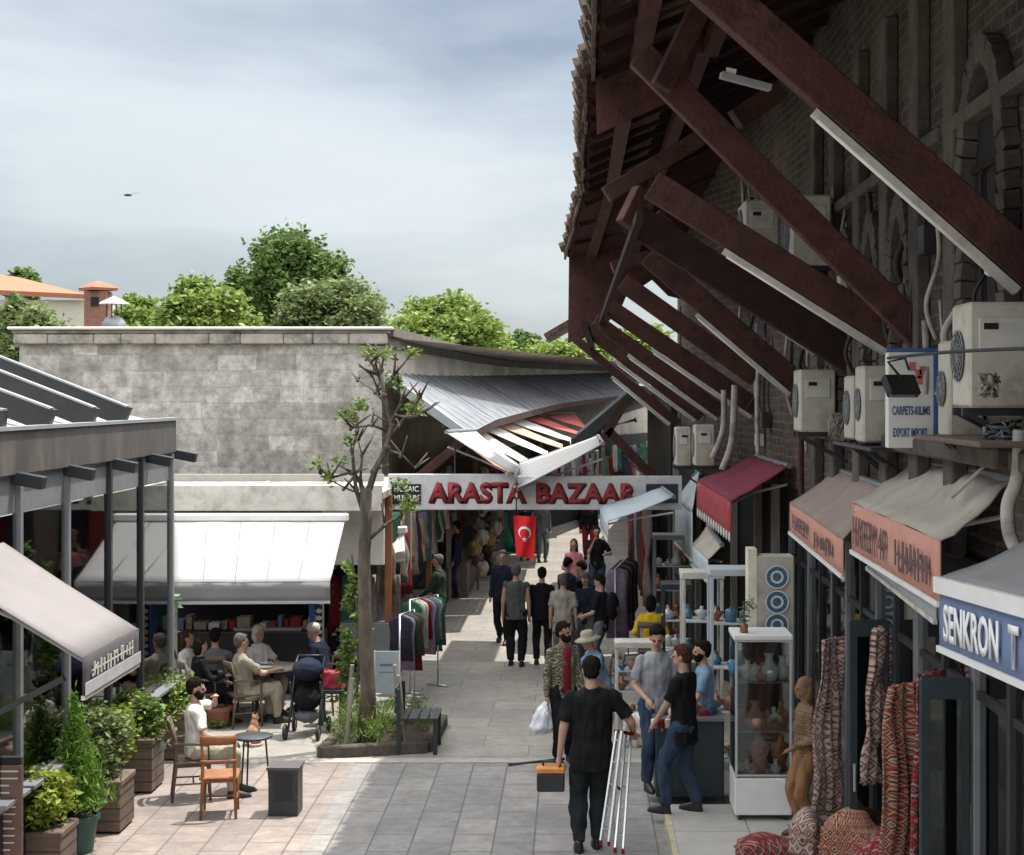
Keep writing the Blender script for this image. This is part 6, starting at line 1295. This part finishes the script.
# ---------------------------------------------------------------- bench behind the tree bed, planter signs, racks
p = G(418, 760); t = thing('bench', 'dark slatted bench seen from its end, right of the tree bed', 'bench', (p.x-.03, p.y+.75, 0), R(90))
for x in (-.45, .14):
    for y in (-.22, .25): b = MB(); b.box((x, y, .42 if y > 0 else .22), (.05, .05, .84 if y > 0 else .44)); childmesh(b, 'leg', M['char'], t, False)
b = MB()
for k in range(4): b.box((-.15, -.2+k*.13, .455), (.68, .1, .03))
childmesh(b, 'seat', M['char'], t, False); b = MB()
for k in range(3): b.box((-.15, .28, .58+k*.12), (.68, .025, .08))
childmesh(b, 'backrest', M['char'], t, False)
p = P(387, 692, 22.3); t = thing('notice_board', 'pale blue printed board leaning behind the tree bed', 'sign', (p.x, 22.3, 0)); b = MB(); c = P(387, 672, 22.3); b.box((0, 0, c.z), (.33, .02, .58)); childmesh(b, 'panel', mat('pale_poster', (.4, .47, .52), .6, var=.12, scale=6), t, False)
b = MB()
for x in (-.17, .17): b.tube([(x, .0, 0), (x, .0, c.z+.3)], .014, 6)
childmesh(b, 'frame', M['greywood'], t)
b = MB(); b.box((0, -.012, c.z+.1), (.2, .004, .035)); b.box((.01, -.012, c.z+.0), (.26, .004, .012)); childmesh(b, 'print', M['senblue'], t, False)
def rack(label, px, fy, n, w_, hh, seed, rz=0, mats=CLOTH, ln=(.6, .9)):
    p = G(px, fy); t = thing('clothes_rail', label, 'clothes rail', p, rz, 'clothes rails along the street'); r = random.Random(seed)
    b = MB(); b.tube([(-w_/2, 0, 0), (-w_/2, 0, hh), (w_/2, 0, hh), (w_/2, 0, 0)], .014, 6); b.tube([(-w_/2, -.2, .02), (-w_/2, .2, .02)], .014, 6); b.tube([(w_/2, -.2, .02), (w_/2, .2, .02)], .014, 6); childmesh(b, 'rail', M['alu'], t)
    for k in range(n):
        x = -w_/2+w_*(k+.5)/n; l_ = r.uniform(*ln); m_ = r.choice(mats); b = MB(); 
        b.rings([[Vector((x+rx*math.cos(q)+.01*math.sin(z*20+k), ry*math.sin(q), hh-.02-z)) for q in [2*math.pi*i/10 for i in range(10)]] for z, rx, ry in ((0, .008, .02), (.05, .02, .16), (.12, .028, .2), (.4*l_, .026, .17), (l_, .035, .2))]); childmesh(b, 'garment', m_, t)
    return t
rack('rail of red and dark garments on the left, beside the man in green', 424, 690, 8, .75, 1.45, 3, R(60))
rack('second rail of shawls on the left stalls, closer to the tree', 407, 702, 6, .6, 1.35, 4, R(75))
rack('long rail of dark red clothes on the right beneath the white awning', 622, 665, 14, 2.0, 1.75, 5, R(82), [CLOTH[0], CLOTH[5], CLOTH[6], CLOTH[1], CLOTH[0], CLOTH[7]], (.8, 1.2))
# green dress far down the left
t = thing('hanging_dress', 'green dress hanging far down the left stalls', 'dress', P(503, 540, 47)); b = MB(); o = Vector((0, 0, 0)); b.rings([[Vector((rx*math.cos(q), ry*math.sin(q), z)) for q in [2*math.pi*i/12 for i in range(12)]] for z, rx, ry in ((.9, .12, .05), (.6, .15, .08), (.5, .12, .08), (0, .3, .15), (-.4, .36, .18))]); childmesh(b, 'cloth', mat('green_dress', (.01, .2, .1), .8, var=.2), t)
# bric-a-brac: mannequin-like garments by left stalls
for i, (px, fy, lab) in enumerate(((478, 590, 'round tan hanging bags at the left stalls'), (492, 578, 'beige bundle of scarves at the left stalls, a little farther'))):
    p = G(px, fy); t = thing('goods_stand', lab, 'display stand', p); b = MB(); b.tube([(0, 0, 0), (0, 0, 1.7)], .03, 6); childmesh(b, 'pole', M['greywood'], t)
    for k in range(5): b = MB(); b.ell((.1*math.cos(k*2), .1*math.sin(k*2), .5+.25*k), (.17, .17, .19)); remesh(b, 'bundle', [CLOTH[9], CLOTH[5], fab[1]][k % 3], t, .03, wr=.05)
# ---------------------------------------------------------------- right: cabinets and wares
def vase(b, c, s, kind):
    pr = [[(.3, 0), (.45, .2), (.5, .5), (.2, .85), (.16, 1.1), (.26, 1.25)], [(.3, 0), (.55, .3), (.35, .6), (.12, .8), (.12, 1.0), (.2, 1.05)], [(.2, 0), (.22, .1), (.5, .5), (.55, .6), (.1, .75), (.14, .95)], [(.35, 0), (.38, .7), (.3, .8), (.12, .82), (.05, .95)]][kind]
    b.lathe(c, [(r*s, z*s) for r, z in pr], 14)
WM = [mat('ware_white', (.5, .5, .48), .3, var=.3, scale=30), mat('ware_blue', (.05, .14, .22), .3, var=.6, scale=40), mat('ware_copper', (.28, .13, .07), .35, .5, var=.3, scale=20), mat('ware_pink', (.34, .17, .14), .5, var=.3, scale=20)]
t = thing('display_cabinet', 'tall glass display cabinet on a white base full of vases and jewellery busts', 'cabinet', (1.97, 17, .1))
X0, X1, Y0, Y1 = 1.6, 2.27, 16.9, 17.5
X0 = P(735, 0, Y0).x; X1 = P(792, 0, Y0).x
b = MB(); b.bb(X0, X1, Y0, Y1, .16, .55); b.build('base', M['white'], t, bevel=.008)
b = MB()
for x in (X0+.06, X1-.06):
    for y in (Y0+.06, Y1-.06): b.lathe((x, y, .1), [(.02, 0), (.02, .06)], 8)
b.build('castor', M['char'], t)
b = MB()
for x in (X0+.015, X1-.015):
    for y in (Y0+.015, Y1-.015): b.bb(x-.012, x+.012, y-.012, y+.012, .552, 2.0)
for z in (.57, 1.99): b.bb(X0, X1, Y0, Y0+.02, z, z+.02); b.bb(X0, X0+.02, Y0+.022, Y1-.022, z, z+.02); b.bb(X1-.02, X1, Y0+.022, Y1-.022, z, z+.02)
b.build('frame', M['ltgrey'], t)
b = MB(); b.bb(X0-.01, X1+.01, Y0-.01, Y1+.01, 2.012, 2.06); b.build('top', M['white'], t, bevel=.005)
for z in (1.03, 1.55): b = MB(); b.bb(X0+.02, X1-.02, Y0+.02, Y1-.02, z, z+.012); b.build('shelf', M['midgrey'], t)
b = MB(); b.bb(X0+.03, X1-.03, Y0+.002, Y0+.008, .6, 1.98); b.build('front_glass', M['cglass'], t); b = MB(); b.bb(X0+.002, X0+.008, Y0+.03, Y1-.03, .6, 1.98); b.build('side_glass', M['cglass'], t)
b = MB(); b.bb(X0+.02, X1-.02, Y1-.012, Y1-.006, .57, 2.0); b.build('back_panel', CLOTH[6], t)
r = random.Random(3)
for zi, z in enumerate((.57, 1.045, 1.565)):
    if zi == 0:
        for k, (x, m_) in enumerate(((X0+.28, WM[3]), (X0+.5, WM[2]))):      # jewellery busts
            c = Vector((x, Y0+.22, z)); b = MB(); b.rings([[c+Vector((rx*math.cos(q), .05*math.sin(q), zz_)) for q in [2*math.pi*i/14 for i in range(14)]] for zz_, rx in ((0, .06), (.12, .07), (.24, .11), (.3, .1), (.33, .045), (.4, .035), (.41, .03))]); tag(b.build('jewellery_bust', m_, smooth=True), ['pale rose jewellery bust', 'coppery jewellery bust'][k]+' on the lowest shelf of the white based cabinet', 'bust')
    for k in range(7):
        x = X0+.08+(X1-X0-.16)*k/6; b = MB(); s_ = r.uniform(.14, .26) if zi else r.uniform(.08, .13); kd = r.randrange(4); yy_ = Y0+r.uniform(.1, .4); vase(b, (x, yy_, z), s_, kd)
        nm_ = ['bottom', 'middle', 'upper'][zi]; wm_ = r.randrange(4); o = b.build('vase', WM[wm_], smooth=True)
        tag(o, '%s %s in the white based cabinet, %s shelf, %s from the left' % (['white', 'blue', 'copper', 'rosy'][wm_], ['necked vase', 'bellied jug', 'footed vase', 'lidded jar'][kd], nm_, ['first', 'second', 'third', 'fourth', 'fifth', 'sixth', 'seventh'][k]), 'vase', 'wares in the white based cabinet')
b = MB(); c = P(744, 634, 17.1); vase(b, (c.x, 17.1, 2.06), .12, 3); o = b.build('copper_jar', WM[2], smooth=True); tag(o, 'copper jar standing on top of the white based cabinet', 'jar')
leaves('dry_spray', M['leafC'], o, [((c.x+.02*k, 17.1, 2.2+.06*k), (.07, .07, .06)) for k in range(4)], 160, .03, 5, aspect=.2)
# cabinet of round plates behind
t = thing('plate_cabinet', 'cream light cabinet with three blue painted plates stacked one above another', 'cabinet', (2.3, 18.3, .1)); Yp = 18.2
x0, x1 = P(757, 0, Yp).x, P(794, 0, Yp).x; b = MB(); b.bb(x0, x1, Yp, Yp+.3, .1, P(0, 556, Yp).z); b.build('case', M['acwhite'], t, bevel=.008)
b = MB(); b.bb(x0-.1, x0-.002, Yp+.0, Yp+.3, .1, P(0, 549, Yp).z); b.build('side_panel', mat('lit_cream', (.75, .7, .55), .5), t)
for k, py in enumerate((577, 602, 625)):
    c = P(777, py, Yp-.02); b = MB(); n = 22
    for r0, r1, dz, mi in ((.0, .05, 0, 1), (.05, .075, -.003, 0), (.075, .12, -.006, 1), (.12, .135, -.01, 0)):
        ring_ = [(c.x+q*math.cos(2*math.pi*i/n), c.y+dz, c.z+q*math.sin(2*math.pi*i/n)) for q in (max(r0, .001), r1) for i in range(n)]
        b.mat(mi).add(ring_, [(i, (i+1) % n, n+(i+1) % n, n+i) for i in range(n)])
    tag(b.build('plate', [M['white'], WM[1]]), '%s of the three blue and white plates on the cream cabinet' % ['topmost', 'middle', 'lowest'][k], 'plate', 'plates on the cream cabinet')
# counter of dark panels
b = MB(); xa, xb = P(655, 0, 18.1).x, P(730, 0, 18.1).x; xb = X0-.02
t = thing('counter', 'dark teal shop counter with a pale top behind the two customers', 'counter', (1.3, 18.3, .1)); b.bb(xa, xb, 17.9, 18.5, .1, .95); b.build('body', mat('teal_dark', (.018, .032, .036), .4, var=.2), t, bevel=.01); b = MB(); b.bb(xa-.03, xb+.0, 17.87, 18.55, .953, .985); b.build('top', M['midgrey'], t)
r = random.Random(8)
for k in range(14):
    x = xa+.1+(xb-xa-.2)*k/13; b = MB(); wm_ = r.randrange(4); vase(b, (x, 18.1+.25*(k % 2), .986), r.uniform(.1, .2), r.randrange(4)); tag(b.build('vase', WM[wm_], smooth=True), 'small %s ornament on the dark teal counter, number %s along from the left' % (['white', 'blue', 'copper', 'rosy'][wm_], ['one', 'two', 'three', 'four', 'five', 'six', 'seven', 'eight', 'nine', 'ten', 'eleven', 'twelve', 'thirteen', 'fourteen'][k]), 'ornament', 'wares on the teal counter')
# shelf units
def shelfunit(label, xL, xR, yT, Y, z0, nsh, seed, fm, d=.45):
    xa, xb = P(xL, 0, Y).x, P(xR, 0, Y).x; zt = P(0, yT, Y).z; t = thing('shelf_unit', label, 'shelves', ((xa+xb)/2, Y, z0), group='open glass shelf units on the right'); r = random.Random(seed)
    b = MB()
    for x in (xa, xb):
        for y in (Y, Y+d): b.bb(x-.02, x+.02, y-.02, y+.02, z0, zt)
    b.bb(xa-.03, xb+.03, Y-.03, Y+d+.03, zt+.002, zt+.08); b.build('frame', fm, t, bevel=.005)
    for k in range(nsh):
        z = z0+.25+(zt-z0-.3)*k/nsh; b = MB(); b.bb(xa+.02, xb-.02, Y-.01, Y+d, z, z+.015); b.build('shelf', M['ltgrey'], t)
        nv = max(3, int((xb-xa)/.13))
        for j in range(nv):
            x = xa+.07+(xb-xa-.14)*j/(nv-1); b = MB(); vase(b, (x, Y+r.uniform(.05, .3), z+.016), r.uniform(.09, .2), r.randrange(4)); b.build('ware', r.choice(WM), t, smooth=True)
    return t
shelfunit('white framed shelf unit of small wares under the grey skirted awning', 684, 722, 579, 19.6, .1, 4, 1, M['offwhite'])
shelfunit('teal edged shelf unit just left of the white based cabinet', 712, 752, 576, 18.7, .1, 4, 2, M['casky'])
shelfunit('tall glass shelves of lamps behind the woman in yellow', 655, 690, 540, 26.0, 0, 5, 3, M['midgrey'])
shelfunit('low white rack with cloths between the seated man and the counter', 617, 660, 648, 21.9, 0, 3, 4, M['offwhite'], .35)
shelfunit('dark far shelves of knick-knacks beside the clothes rail', 664, 690, 590, 22.4, 0, 4, 6, M['char'])
# stools and heap near the blue shirted man
chair('dark chair under the man in the sun hat', (P(603, 0, 22.8).x, 22.8, 0), R(115), 'wooden cafe chairs', M['planter']); chair('dark stool chair under the woman in yellow', (P(651, 0, 25.5).x, 25.5, .1), R(-8), 'wooden cafe chairs', M['planter'])
p = G(638, 745); t = thing('wrapped_parcel', 'pale wrapped parcel on the ground behind the ladder', 'parcel', p); b = MB(); b.box((0, 0, .2), (.36, .3, .4)); remesh(b, 'wrapping', M['offwhite'], t, .02, wr=.04)
# shop dummy in brown by the doorway
pM = person('hooded shop dummy in brown patterned top and tan leggings by the doorway', 806, 842, face=100, h=1.62, z0=.1, Y=16.3, top=rugmat('wear_pattern', [(.16, .09, .05), (.28, .2, .13), (.08, .05, .04)], 24), bottom=cl('tan', (.24, .13, .06)), skin=mat('dummy_brown', (.2, .11, .06), .8), hair='bob', hairm=mat('brown_hood', (.17, .095, .05), .9, var=.2), hands=[(-.12, .2, 1.0), (.2, .0, .8)], longtop=True)
pM['t']['category'] = 'shop dummy'; pM['t'].name = 'shop_dummy'; pM['t']['label'] = 'hooded shop dummy in a brown patterned top and tan leggings by the doorway'
# hanging rugs
def rug(label, a, bb_, Y, X, m, wv, seed, ln):
    g = MB(); p = Vector((X, Y, a)); g.sheet((X-.02, Y, a), (X-.02+wv*.75, Y+.12, a+.02), (X-.1+wv*.9, Y+.05, a-ln), (X-.16, Y-.08, a-ln), .02, 12, 14, 0, .1, seed)
    tag(g.build('hanging_rug', m, smooth=True), label, 'rug', 'rugs hung outside the right shops')
rug('long cream and red runner hung beside the shop dummy', 2.15, 0, 16.0, 2.5, M['rugB'], .3, 1, 1.75)
rug('rust and cream kilim hung in the doorway at the lower right', 2.35, 0, 12.35, 2.45, M['rugC'], .32, 2, 2.1)
rug('deep red kilim hung right behind the rust one', 2.5, 0, 12.0, 2.6, M['rugA'], .3, 3, 2.3)
rug('thin pale scarf hanging between the two shopfronts', 2.6, 0, 13.6, 2.6, M['rugB'], .1, 4, 1.3)
def cushion(label, px, py, Y, r_, m, rz, fl=.5):
    c = P(px, py, Y); t = thing('floor_cushion', label, 'cushion', c, rz, 'kilim cushions heaped on the platform'); b = MB(); b.box((0, 0, 0), (r_*1.7, r_*1.2, r_*fl*1.2)); b.ell((0, 0, 0), (r_*.95, r_*.72, r_*fl*1.15)); remesh(b, 'cover', m, t, .02, wr=.03, wscale=7)
    b = MB(); b.tube([(r_*.85*a, r_*.6*c_, 0) for a, c_ in ((-1, -1), (1, -1), (1, 1), (-1, 1), (-1, -1))], .016, 6); childmesh(b, 'piping', M['rugC'], t)
cushion('flat patterned red kilim cushion lowest at the left of the heap', 765, 850, 15.6, .3, M['rugA'], R(10))
cushion('upright mauve and cream kilim cushion in the middle of the heap', 808, 835, 15.3, .22, M['rugB'], R(60), 1.1)
cushion('large rust striped kilim cushion at the right of the heap', 852, 845, 14.6, .3, M['rugC'], R(-25), 1.0)
cushion('dark red kilim cushion at the bottom of the heap', 885, 862, 14.2, .28, M['rugA'], R(30), .9)
t = thing('ladder', 'aluminium ladder leaning inside the shopfront at the right edge', 'ladder', (3.1, 10.9, .1))
for s in (-.16, .16): b = MB(); b.beam((3.12, 10.9+s, .12), (3.3, 10.9+s, 2.2), .03, .06); b.build('rail', M['alu'], t)
for k in range(7): b = MB(); u = .1+k*.13; b.beam((3.12+.18*u, 10.75, .12+2.08*u), (3.12+.18*u, 11.05, .12+2.08*u), .04, .02); b.build('rung', M['alu'], t)

bpy.data.scenes.remove(TS)
